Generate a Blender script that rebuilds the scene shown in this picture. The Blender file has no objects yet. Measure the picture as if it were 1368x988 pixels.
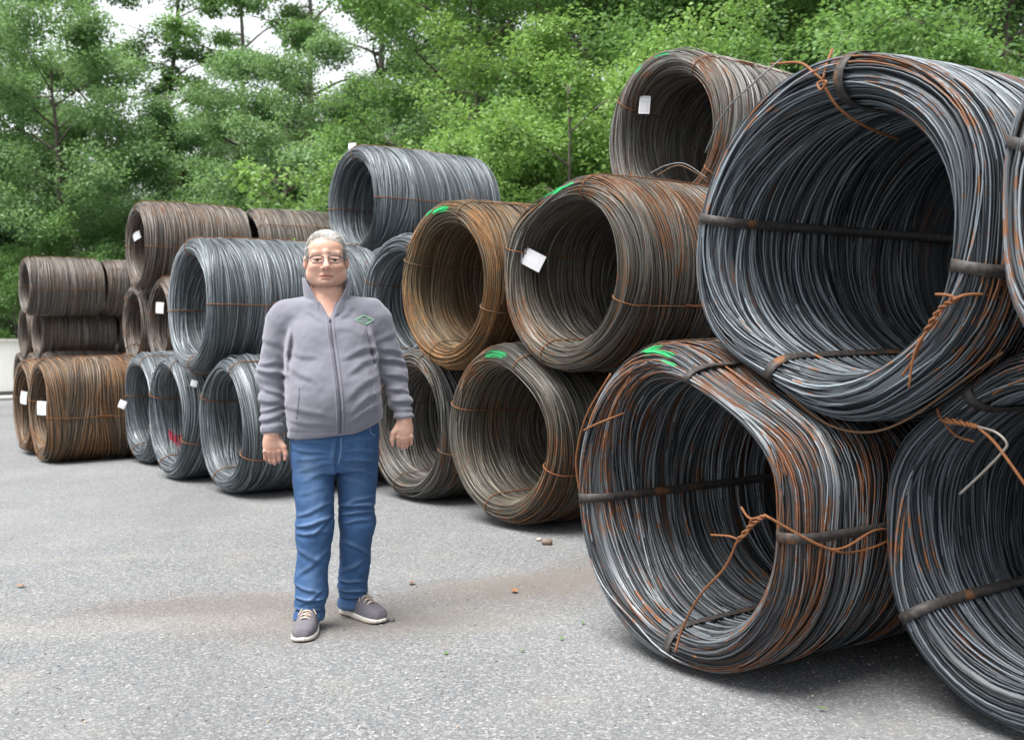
import bpy, math, random
import numpy as np
from mathutils import Vector, Matrix, Euler
from mathutils.bvhtree import BVHTree

R = math.radians
scene = bpy.context.scene
COL = scene.collection

# ------------------------------------------------------------------ camera
FPX, HORIZON, CAM_H, ROLL = 1350.0, 455.6, 1.273, -0.0147
cam_d = bpy.data.cameras.new('camera')
cam = bpy.data.objects.new('camera', cam_d)
COL.objects.link(cam)
PITCH = math.atan((HORIZON - 494.0) / FPX)
cam_d.sensor_width = 36.0
cam_d.lens = 36.0 * FPX / 1368.0
cam_d.clip_start = 0.05
cam_d.clip_end = 1500.0
cam_d.dof.use_dof = True            # hand-held zoom, focused on the man
cam_d.dof.focus_distance = 4.4
cam_d.dof.aperture_fstop = 4.2
cam.matrix_world = (Matrix.Translation((0, 0, CAM_H)) @ Matrix.Rotation(R(90) + PITCH, 4, 'X')
                    @ Matrix.Rotation(ROLL, 4, 'Z'))
scene.camera = cam

# ------------------------------------------------------------------ sky, sun, exposure
SUN_EL, SUN_ROT = R(68), R(232)          # high, over the camera's left shoulder, veiled by cloud
world = bpy.data.worlds.new('World')
scene.world = world
world.use_nodes = True
wn, wl = world.node_tree.nodes, world.node_tree.links
wn.clear()
sky = wn.new('ShaderNodeTexSky')
sky.sky_type = 'NISHITA'
sky.sun_disc = False
sky.sun_elevation = SUN_EL
sky.sun_rotation = SUN_ROT
sky.air_density = 1.0
sky.dust_density = 1.2
sky.ozone_density = 1.0
hsv = wn.new('ShaderNodeHueSaturation')
hsv.inputs['Saturation'].default_value = 0.16      # a white overcast veil
bg = wn.new('ShaderNodeBackground')
bg.inputs['Strength'].default_value = 0.05
wo = wn.new('ShaderNodeOutputWorld')
wl.new(sky.outputs[0], hsv.inputs['Color'])
wl.new(hsv.outputs[0], bg.inputs[0])
wl.new(bg.outputs[0], wo.inputs[0])

sun_d = bpy.data.lights.new('sun', 'SUN')
sun_d.energy = 1.5
sun_d.angle = R(42)
sun_d.color = (1.0, 0.965, 0.92)
sun = bpy.data.objects.new('sun', sun_d)
COL.objects.link(sun)
# direction to the sun (Nishita: rotation 0 = +Y, growing clockwise)
sdir = Vector((math.sin(SUN_ROT) * math.cos(SUN_EL), math.cos(SUN_ROT) * math.cos(SUN_EL), math.sin(SUN_EL)))
sun.rotation_euler = sdir.to_track_quat('Z', 'Y').to_euler()
sun.location = (-6, -8, 14)

scene.view_settings.view_transform = 'Standard'
scene.view_settings.look = 'None'
scene.view_settings.gamma = 1.0
scene.view_settings.use_curve_mapping = False
scene.view_settings.exposure = 2.55
scene.cycles.use_denoising = True
scene.cycles.use_adaptive_sampling = True
scene.cycles.adaptive_threshold = 0.02
scene.cycles.max_bounces = 6
scene.cycles.diffuse_bounces = 2
scene.cycles.glossy_bounces = 2
scene.cycles.transmission_bounces = 4
scene.cycles.transparent_max_bounces = 4

# ------------------------------------------------------------------ helpers
def pix(px, py, depth):
    """world point seen at photo pixel (1368 wide) at a depth along +Y"""
    v = cam.matrix_world.to_3x3() @ Vector(((px - 684.0) / FPX, -(py - 494.0) / FPX, -1.0))
    k = depth / v.y
    return Vector((v.x * k, depth, CAM_H + v.z * k))

def ground_pix(px, py):
    v = cam.matrix_world.to_3x3() @ Vector(((px - 684.0) / FPX, -(py - 494.0) / FPX, -1.0))
    k = -CAM_H / v.z
    return Vector((v.x * k, v.y * k, 0.0))

def np_mesh(name, verts, faces, attrs=None, smooth=True):
    """verts (n,3); faces (m,3) or (m,4) int; attrs: {name: (type, array)} on points"""
    me = bpy.data.meshes.new(name)
    verts = np.ascontiguousarray(verts, np.float32).reshape(-1, 3)
    faces = np.ascontiguousarray(faces, np.int32)
    k = faces.shape[1]
    me.vertices.add(len(verts))
    me.vertices.foreach_set('co', verts.ravel())
    me.loops.add(faces.size)
    me.loops.foreach_set('vertex_index', faces.ravel())
    me.polygons.add(len(faces))
    me.polygons.foreach_set('loop_start', np.arange(0, faces.size, k, dtype=np.int32))
    me.polygons.foreach_set('loop_total', np.full(len(faces), k, np.int32))
    if smooth:
        me.polygons.foreach_set('use_smooth', np.ones(len(faces), bool))
    me.update(calc_edges=True)
    for an, (ty, arr) in (attrs or {}).items():
        a = me.attributes.new(an, ty, 'POINT')
        key = {'FLOAT': 'value', 'FLOAT_VECTOR': 'vector', 'FLOAT_COLOR': 'color'}[ty]
        a.data.foreach_set(key, np.ascontiguousarray(arr, np.float32).ravel())
    return me

def add(name, me, mat=None, parent=None, loc=None):
    o = bpy.data.objects.new(name, me)
    COL.objects.link(o)
    if mat is not None and me is not None and not me.materials:
        me.materials.append(mat)
    if parent is not None:
        o.parent = parent
    if loc is not None:
        o.location = loc
    return o

def tag(o, label=None, cat=None, group=None, kind=None):
    if label: o['label'] = label
    if cat: o['category'] = cat
    if group: o['group'] = group
    if kind: o['kind'] = kind
    return o

class MB:
    """collects small quads/tris pieces into one mesh"""
    def __init__(s): s.v, s.f = [], []
    def raw(s, v, f):
        b = len(s.v); s.v += [tuple(p) for p in v]; s.f += [tuple(i + b for i in q) for q in f]
    def box(s, c, d, m=None):
        m = m or Matrix()
        x, y, z = d[0] / 2, d[1] / 2, d[2] / 2
        P = [(-x, -y, -z), (x, -y, -z), (x, y, -z), (-x, y, -z), (-x, -y, z), (x, -y, z), (x, y, z), (-x, y, z)]
        s.raw([Vector(c) + (m @ Vector(p)) for p in P],
              [(0, 3, 2, 1), (4, 5, 6, 7), (0, 1, 5, 4), (1, 2, 6, 5), (2, 3, 7, 6), (3, 0, 4, 7)])
    def tube(s, pts, rad, k=6, close=False):
        pts = [Vector(p) for p in pts]; n = len(pts)
        rad = rad if hasattr(rad, '__len__') else [rad] * n
        up = Vector((0.13, 0.21, 0.97)); rings = []
        for i, p in enumerate(pts):
            if close: t = pts[(i + 1) % n] - pts[i - 1]
            else: t = pts[min(i + 1, n - 1)] - pts[max(i - 1, 0)]
            t.normalize()
            a = t.cross(up)
            if a.length < 0.05: a = t.cross(Vector((1, 0, 0)))
            a.normalize(); b = t.cross(a); up = b.cross(t) if False else up
            rings.append([p + rad[i] * (math.cos(2 * math.pi * j / k) * a + math.sin(2 * math.pi * j / k) * b) for j in range(k)])
        v = [q for r in rings for q in r]; f = []
        for i in range(n if close else n - 1):
            for j in range(k):
                f.append((i * k + j, i * k + (j + 1) % k, ((i + 1) % n) * k + (j + 1) % k, ((i + 1) % n) * k + j))
        if not close:
            f.append(tuple(range(k))[::-1]); f.append(tuple((n - 1) * k + j for j in range(k)))
        s.raw(v, f)
    def mesh(s, name, smooth=True):
        me = bpy.data.meshes.new(name)
        me.from_pydata([tuple(p) for p in s.v], [], s.f)
        if smooth: me.polygons.foreach_set('use_smooth', np.ones(len(me.polygons), bool))
        me.update()
        return me

def spline(pts, n=8):
    """Catmull-Rom through the points"""
    P = [Vector(p) for p in pts]; P = [2 * P[0] - P[1]] + P + [2 * P[-1] - P[-2]]; out = []
    for i in range(1, len(P) - 2):
        for k in range(n):
            t = k / n
            a, b, c, d = P[i - 1], P[i], P[i + 1], P[i + 2]
            out.append(0.5 * ((2 * b) + (c - a) * t + (2 * a - 5 * b + 4 * c - d) * t * t + (3 * b - a - 3 * c + d) * t ** 3))
    return out + [P[-2]]

# ------------------------------------------------------------------ material helpers
class NT:
    def __init__(s, name):
        s.m = bpy.data.materials.new(name); s.m.use_nodes = True
        s.n, s.l = s.m.node_tree.nodes, s.m.node_tree.links
        s.n.clear()
        s.out = s.n.new('ShaderNodeOutputMaterial')
    def put(s, sock, v):
        if v is None: return
        if hasattr(v, 'is_linked') or isinstance(v, bpy.types.NodeSocket): s.l.new(v, sock)
        else:
            if isinstance(v, tuple) and len(v) == 3 and sock.type == 'RGBA': v = v + (1,)
            sock.default_value = v
    def node(s, ty, ins=None, **kw):
        nd = s.n.new(ty)
        for k, v in kw.items(): setattr(nd, k, v)
        for k, v in (ins or {}).items(): s.put(nd.inputs[k], v)
        return nd
    def attr(s, name, out='Fac', ty='GEOMETRY'):
        return s.node('ShaderNodeAttribute', attribute_name=name, attribute_type=ty).outputs[out]
    def noise(s, vec, scale, detail=3, rough=0.55, out='Fac'):
        return s.node('ShaderNodeTexNoise', {'Vector': vec, 'Scale': scale, 'Detail': detail, 'Roughness': rough}).outputs[out]
    def vmul(s, vec, v):
        return s.node('ShaderNodeVectorMath', {0: vec, 1: v}, operation='MULTIPLY').outputs[0]
    def math(s, op, a, b=None, clamp=False):
        nd = s.node('ShaderNodeMath', {0: a}, operation=op, use_clamp=clamp)
        if b is not None: s.put(nd.inputs[1], b)
        return nd.outputs[0]
    def ramp(s, fac, stops, interp='LINEAR'):
        nd = s.node('ShaderNodeValToRGB', {'Fac': fac}); cr = nd.color_ramp; cr.interpolation = interp
        while len(cr.elements) < len(stops): cr.elements.new(0.5)
        for e, (p, c) in zip(cr.elements, stops):
            e.position = p; e.color = (c, c, c, 1) if not hasattr(c, '__len__') else tuple(c) + (1,)
        return nd.outputs['Color']
    def step(s, fac, a, b):
        return s.node('ShaderNodeMapRange', {'Value': fac, 'From Min': a, 'From Max': b}, interpolation_type='SMOOTHSTEP').outputs[0]
    def mix(s, fac, a, b, mode='MIX'):
        nd = s.n.new('ShaderNodeMix'); nd.data_type = 'RGBA'; nd.blend_type = mode
        s.put(nd.inputs[0], fac); s.put(nd.inputs[6], a); s.put(nd.inputs[7], b)
        return nd.outputs[2]
    def bump(s, h, strength=0.4, dist=0.01, normal=None):
        nd = s.node('ShaderNodeBump', {'Height': h, 'Strength': strength, 'Distance': dist})
        if normal is not None: s.put(nd.inputs['Normal'], normal)
        return nd.outputs[0]
    def coord(s, which='Object'):
        return s.node('ShaderNodeTexCoord').outputs[which]
    def bsdf(s, color, rough=0.7, metal=0.0, normal=None, spec=0.5, **kw):
        b = s.node('ShaderNodeBsdfPrincipled', {'Base Color': color, 'Roughness': rough, 'Metallic': metal,
                                                'Specular IOR Level': spec})
        if normal is not None: s.put(b.inputs['Normal'], normal)
        for k, v in kw.items(): s.put(b.inputs[k.replace('_', ' ')], v)
        s.l.new(b.outputs[0], s.out.inputs[0])
        return s.m

def plain(name, c, rough=0.7, metal=0.0, var=0.12, scale=30.0, bump=0.0, spec=0.4):
    t = NT(name); co = t.coord()
    n = t.noise(co, scale, 4)
    col = t.mix(n, tuple(x * (1 - var) for x in c), tuple(min(1, x * (1 + var)) for x in c))
    return t.bsdf(col, rough, metal, t.bump(n, bump, 0.004) if bump else None, spec)
# ------------------------------------------------------------------ ground
def ground_material():
    t = NT('worn_tarmac'); co = t.coord()
    big = t.noise(co, 0.35, 3, 0.6)
    mid = t.noise(co, 2.2, 4, 0.6)
    vo = t.node('ShaderNodeTexVoronoi', {'Vector': co, 'Scale': 82.0, 'Randomness': 1.0})
    vo2 = t.node('ShaderNodeTexVoronoi', {'Vector': co, 'Scale': 190.0, 'Randomness': 1.0})
    sep = t.node('ShaderNodeSeparateColor', {'Color': vo.outputs['Color']})
    sep2 = t.node('ShaderNodeSeparateColor', {'Color': vo2.outputs['Color']})
    stone = t.ramp(sep.outputs[0], [(0.0, (0.095, 0.10, 0.106)), (0.35, (0.165, 0.17, 0.177)), (0.7, (0.225, 0.228, 0.23)), (0.9, (0.335, 0.33, 0.315)), (1.0, (0.49, 0.48, 0.46))])
    stone2 = t.ramp(sep2.outputs[1], [(0.0, (0.10, 0.105, 0.11)), (0.6, (0.205, 0.208, 0.213)), (1.0, (0.33, 0.325, 0.315))])
    base = t.mix(0.5, stone, stone2)
    binder = t.step(vo.outputs['Distance'], 0.45, 0.75)
    base = t.mix(t.math('MULTIPLY', binder, 0.55), base, (0.12, 0.12, 0.122))
    base = t.mix(t.math('MULTIPLY', t.step(mid, 0.52, 0.75), 0.25), base, (0.30, 0.265, 0.215))
    # one long earthy stain where water stands, and the dusty tan strip beside it
    x = t.node('ShaderNodeSeparateXYZ', {0: co})
    def blob(cx, cy, rx, ry, rot, lo=0.35, hi=1.15):
        m = t.node('ShaderNodeMapping', {'Vector': co, 'Location': (0, 0, 0)}, vector_type='TEXTURE')
        m.inputs['Location'].default_value = (cx, cy, 0); m.inputs['Rotation'].default_value = (0, 0, rot)
        m.inputs['Scale'].default_value = (rx, ry, 1)
        d = t.node('ShaderNodeVectorMath', {0: m.outputs[0]}, operation='LENGTH').outputs['Value']
        d = t.math('ADD', d, t.math('MULTIPLY', t.math('SUBTRACT', mid, 0.5), 0.9))
        return t.math('SUBTRACT', 1.0, t.step(d, lo, hi))
    base = t.mix(t.math('MULTIPLY', blob(-1.45, 4.95, 0.80, 0.34, 0.10), 0.5), base, (0.150, 0.118, 0.098))
    base = t.mix(t.math('MULTIPLY', blob(0.0, 5.25, 0.85, 0.34, 0.35), 0.52), base, (0.17, 0.135, 0.10))
    base = t.mix(t.math('MULTIPLY', blob(-1.75, 4.6, 1.6, 0.22, 0.05), 0.22), base, (0.33, 0.30, 0.26))
    base = t.mix(t.math('MULTIPLY', blob(-2.6, 6.1, 2.6, 0.10, 0.12), 0.15), base, (0.34, 0.30, 0.25))
    base = t.mix(t.math('MULTIPLY', blob(-0.4, 4.6, 0.7, 0.3, 0.05), 0.25), base, (0.34, 0.30, 0.23))
    base = t.mix(t.math('MULTIPLY', blob(-0.85, 4.6, 0.8, 0.4, 0.2), 0.42), base, (0.17, 0.14, 0.115))
    base = t.mix(t.math('MULTIPLY', blob(0.55, 5.6, 1.3, 0.5, 0.9), 0.45), base, (0.13, 0.105, 0.085))
    base = t.mix(t.math('MULTIPLY', t.step(t.noise(t.vmul(co, (0.9, 0.22, 1)), 1.0, 4, 0.6), 0.5, 0.72), 0.35), base, (0.125, 0.122, 0.12))
    base = t.mix(t.step(big, 0.4, 0.7), base, t.mix(0.14, base, (0.42, 0.42, 0.41)))
    h = t.math('ADD', t.math('MULTIPLY', t.math('SUBTRACT', 1.0, vo.outputs['Distance']), 0.7), t.math('MULTIPLY', sep.outputs[2], 0.6))
    h = t.math('ADD', h, t.math('MULTIPLY', vo2.outputs['Distance'], -0.35))
    base = t.mix(1.0, base, (0.815, 0.835, 0.855), 'MULTIPLY')
    return t.bsdf(base, 0.88, 0, t.bump(h, 0.8, 0.004), 0.25)

def build_ground():
    # one sheet to the horizon, gently uneven and finer near the camera
    g = np.concatenate([-np.geomspace(400, 9, 14), np.linspace(-8.5, 8.5, 70), np.geomspace(9, 400, 14)])
    gy = np.concatenate([[-60, -20, -8, -3], np.linspace(0, 16, 70), np.geomspace(17, 700, 16)])
    X, Y = np.meshgrid(g, gy, indexing='ij')
    Z = 0.006 * np.sin(X * 1.3 + 0.5 * np.sin(Y * 0.9)) * np.sin(Y * 1.1 + 0.4) - 0.006
    Z[np.abs(X) > 9] = -0.006; Z = np.where(Y > 16, -0.006, Z)
    n, m = X.shape
    i = np.arange(n * m).reshape(n, m)
    f = np.stack([i[:-1, :-1], i[1:, :-1], i[1:, 1:], i[:-1, 1:]], -1).reshape(-1, 4)
    o = add('ground', np_mesh('ground', np.stack([X, Y, Z], -1), f), ground_material())
    tag(o, 'light grey worn gravelly tarmac yard', kind='structure')
    # loose chippings lying on it
    rng = np.random.default_rng(5)
    ico = np.array([(0, 0, 1), (.9, 0, .3), (.28, .85, .3), (-.73, .53, .3), (-.73, -.53, .3), (.28, -.85, .3), (0, 0, -.6)])
    fc = np.array([(0, 1, 2), (0, 2, 3), (0, 3, 4), (0, 4, 5), (0, 5, 1), (6, 2, 1), (6, 3, 2), (6, 4, 3), (6, 5, 4), (6, 1, 5)])
    N = 10000
    yy = 2.4 + 8.0 * rng.random(N) ** 1.7
    xx = (rng.random(N) * 2 - 1) * 0.56 * yy - 0.1
    sz = 0.0022 + 0.0042 * rng.random(N) ** 3 + 0.004 * (rng.random(N) > 0.992)
    rot = rng.random(N) * 6.283
    sc = sz[:, None] * (0.7 + 0.7 * rng.random((N, 3))) * np.array([1, 1, 0.65])
    P = ico[None] * sc[:, None, :]
    P += rng.normal(0, 0.12, P.shape) * sz[:, None, None]
    c, s = np.cos(rot)[:, None], np.sin(rot)[:, None]
    Q = np.stack([P[..., 0] * c - P[..., 1] * s + xx[:, None], P[..., 0] * s + P[..., 1] * c + yy[:, None], P[..., 2] + (sz * 0.1)[:, None]], -1)
    Q[..., 2] += 0.006 * np.sin(xx * 1.3 + 0.5 * np.sin(yy * 0.9))[:, None] * np.sin(yy * 1.1 + 0.4)[:, None] - 0.006
    F = (fc[None] + (np.arange(N) * 7)[:, None, None]).reshape(-1, 3)
    rnd = np.repeat(rng.random(N), 7)
    t = NT('chippings')
    a = t.attr('rnd')
    col = t.ramp(a, [(0, (0.12, 0.12, 0.125)), (0.5, (0.26, 0.26, 0.262)), (0.85, (0.38, 0.37, 0.35)), (0.97, (0.50, 0.48, 0.45)), (1.0, (0.42, 0.30, 0.22))])
    o = add('gravel', np_mesh('gravel', Q, F, {'rnd': ('FLOAT', rnd)}, smooth=False), t.bsdf(col, 0.85, 0, None, 0.3))
    tag(o, 'loose grey stone chippings scattered over the yard', 'gravel', kind='stuff')
build_ground()

def build_wall():
    t = NT('painted_render'); co = t.coord()
    n = t.noise(co, 3.0, 5); n2 = t.noise(t.vmul(co, (6, 6, 0.7)), 2.0, 4)
    col = t.mix(t.math('MULTIPLY', t.step(n2, 0.5, 0.8), 0.5), (0.88, 0.87, 0.85), (0.62, 0.60, 0.55))
    wm = t.bsdf(col, 0.85, 0, t.bump(n, 0.3, 0.01))
    stone = plain('dark_plinth', (0.13, 0.12, 0.11), 0.9, 0, 0.3, 6, 0.4)
    p = ground_pix(11, 530); p2 = Vector((-7.5, 31.2, 0))
    d = (p2 - p).normalized(); a = p - d * 9.0
    ang = math.atan2(d.y, d.x); Lw = (p2 - a).length
    root = add('garden_wall', None); root.location = a; root.rotation_euler = (0, 0, ang)
    tag(root, 'low white rendered wall with a coping at the left edge of the yard', 'wall')
    m = MB(); m.box((Lw / 2, 0.12, 0.80), (Lw, 0.24, 1.30)); add('wall_face', m.mesh('wall_face', False), wm, root)
    m = MB()
    for i in range(int(Lw / 1.0)):
        m.box((i * 1.0 + 0.5, 0.12, 1.492), (0.99, 0.32, 0.08))
    add('coping', m.mesh('coping', False), plain('coping_stone', (0.66, 0.64, 0.58), 0.85, 0, 0.15, 9, 0.2), root)
    m = MB(); m.box((Lw / 2, 0.10, 0.075), (Lw, 0.30, 0.15)); add('plinth', m.mesh('plinth', False), stone, root)
    m = MB(); m.box((Lw / 2, -1.0, 0.03), (Lw, 1.6, 0.06))
    k = add('pavement', m.mesh('pavement', False), plain('pavement_concrete', (0.34, 0.34, 0.33), 0.9, 0, 0.12, 8, 0.2))
    k.location = a; k.rotation_euler = (0, 0, ang)
    tag(k, 'pale concrete pavement strip at the foot of the white wall', kind='structure')
build_wall()
# ------------------------------------------------------------------ wire coils
def wire_material(name, dark, light, rust, rust_amt, rough=0.42, metal=0.35, rust_scale=1.0, tint=None, paint=(0.02, 0.40, 0.13)):
    """scaled steel rod with rust that follows each wire (wuv = place of the wire on the coil, round the coil)"""
    t = NT(name)
    v = t.attr('wuv', 'Vector')
    rnd = t.attr('wr')
    oi = t.node('ShaderNodeObjectInfo').outputs['Random']
    off = t.node('ShaderNodeCombineXYZ', {0: t.math('MULTIPLY', oi, 37.0), 1: t.math('MULTIPLY', oi, 11.0)}).outputs[0]
    vv = t.node('ShaderNodeVectorMath', {0: v, 1: off}, operation='ADD').outputs[0]
    streak = t.noise(t.vmul(vv, (70, 3.2, 3.2)), 1.0, 3, 0.6)
    patch = t.noise(t.vmul(vv, (2.2 * rust_scale, 1.5 * rust_scale, 1.5 * rust_scale)), 1.0, 3, 0.6)
    fleck = t.noise(t.vmul(vv, (190, 17, 17)), 1.0, 3, 0.65)
    col = t.mix(t.math('POWER', rnd, 1.4), dark, light)
    col = t.mix(t.math('MULTIPLY', t.step(streak, 0.35, 0.7), 0.5), col, tuple(c * 0.62 for c in dark))
    if tint is not None:      # dull brown film over the scale
        col = t.mix(t.math('MULTIPLY', t.step(patch, 0.30, 0.70), tint[1]), col, tint[0])
    s = t.math('ADD', t.math('MULTIPLY', patch, 0.62), t.math('ADD', t.math('MULTIPLY', streak, 0.30), t.math('MULTIPLY', fleck, 0.34)))
    s = t.math('ADD', s, t.math('MULTIPLY', t.math('SUBTRACT', rnd, 0.5), 0.10))
    s = t.math('SUBTRACT', s, t.math('MULTIPLY', t.attr('bore'), 0.11))
    mask = t.math('MULTIPLY', t.step(s, 0.80 - rust_amt, 0.86 - rust_amt), 0.92)
    rc = t.ramp(t.math('ADD', t.math('MULTIPLY', fleck, 0.7), t.math('MULTIPLY', rnd, 0.3)),
                [(0.30, rust[0]), (0.5, rust[1]), (0.72, rust[2])])
    col = t.mix(mask, col, rc)
    pm = t.step(t.math('ADD', t.attr('paint'), t.math('MULTIPLY', t.math('SUBTRACT', fleck, 0.5), 0.7)), 0.4, 0.6)
    col = t.mix(pm, col, paint)
    nonmetal = t.math('MAXIMUM', mask, pm)
    return t.bsdf(col, t.math('ADD', rough, t.math('MULTIPLY', nonmetal, 0.35)),
                  t.math('MULTIPLY', t.math('SUBTRACT', 1.0, nonmetal), metal), t.bump(fleck, 0.2, 0.002), 0.5)

RUST = ((0.034, 0.014, 0.008), (0.105, 0.038, 0.013), (0.25, 0.092, 0.024))
M_STEEL = wire_material('blue_scaled_rod', (0.022, 0.028, 0.034), (0.26, 0.305, 0.34), RUST, 0.128, 0.40, 0.3)
M_STEEL2 = wire_material('dark_scaled_rod', (0.020, 0.025, 0.030), (0.18, 0.21, 0.24), RUST, 0.112, 0.40, 0.3)
M_STEELR = wire_material('rusting_scaled_rod', (0.024, 0.028, 0.032), (0.28, 0.31, 0.335), RUST, 0.178, 0.40, 0.3)
M_GREY = wire_material('dull_grey_rod', (0.036, 0.035, 0.032), (0.23, 0.225, 0.205), RUST, 0.128, 0.40, 0.25, tint=((0.13, 0.095, 0.055), 0.5))
M_TAN = wire_material('tan_grey_rod', (0.036, 0.034, 0.030), (0.22, 0.205, 0.17), RUST, 0.145, 0.40, 0.25, tint=((0.125, 0.092, 0.052), 0.55))
M_SILV = wire_material('weathered_silver_rod', (0.05, 0.05, 0.049), (0.29, 0.29, 0.275), RUST, 0.125, 0.40, 0.25, tint=((0.155, 0.115, 0.075), 0.4))
M_OCHRE = wire_material('ochre_rusted_rod', (0.045, 0.036, 0.024), (0.24, 0.185, 0.115), ((0.05, 0.022, 0.01), (0.165, 0.075, 0.025), (0.30, 0.155, 0.055)), 0.19, 0.5, 0.2, tint=((0.15, 0.088, 0.036), 0.75))
M_BLUE = wire_material('bluish_bright_rod', (0.075, 0.090, 0.10), (0.34, 0.385, 0.415), RUST, 0.035, 0.42, 0.3, paint=(0.36, 0.02, 0.05))
M_BROWN = wire_material('brown_grey_rod', (0.06, 0.053, 0.048), (0.32, 0.29, 0.265), ((0.04, 0.022, 0.014), (0.12, 0.065, 0.038), (0.22, 0.13, 0.08)), 0.10, 0.5, 0.2, tint=((0.175, 0.13, 0.10), 0.55))
M_RUSTY = wire_material('fox_brown_rusted_rod', (0.055, 0.042, 0.032), (0.28, 0.21, 0.145), ((0.045, 0.02, 0.01), (0.15, 0.07, 0.028), (0.28, 0.15, 0.068)), 0.17, 0.55, 0.15, tint=((0.17, 0.11, 0.065), 0.75))
M_TIE = plain('rusty_tie_wire', (0.17, 0.066, 0.023), 0.8, 0, 0.45, 60, 0.3)
M_TIED = plain('dark_tie_wire', (0.13, 0.075, 0.04), 0.8, 0, 0.4, 60, 0.3)
def strap_material():
    t = NT('steel_strap'); co = t.coord()
    n = t.noise(co, 9, 4); n2 = t.noise(co, 55, 3)
    col = t.mix(t.step(n2, 0.35, 0.7), (0.026, 0.023, 0.022), (0.055, 0.049, 0.046))
    col = t.mix(t.math('MULTIPLY', t.step(n, 0.56, 0.68), 0.7), col, (0.20, 0.085, 0.03))
    return t.bsdf(col, 0.6, 0.0, t.bump(n2, 0.2, 0.002), 0.35)
M_STRAP = strap_material()

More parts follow.
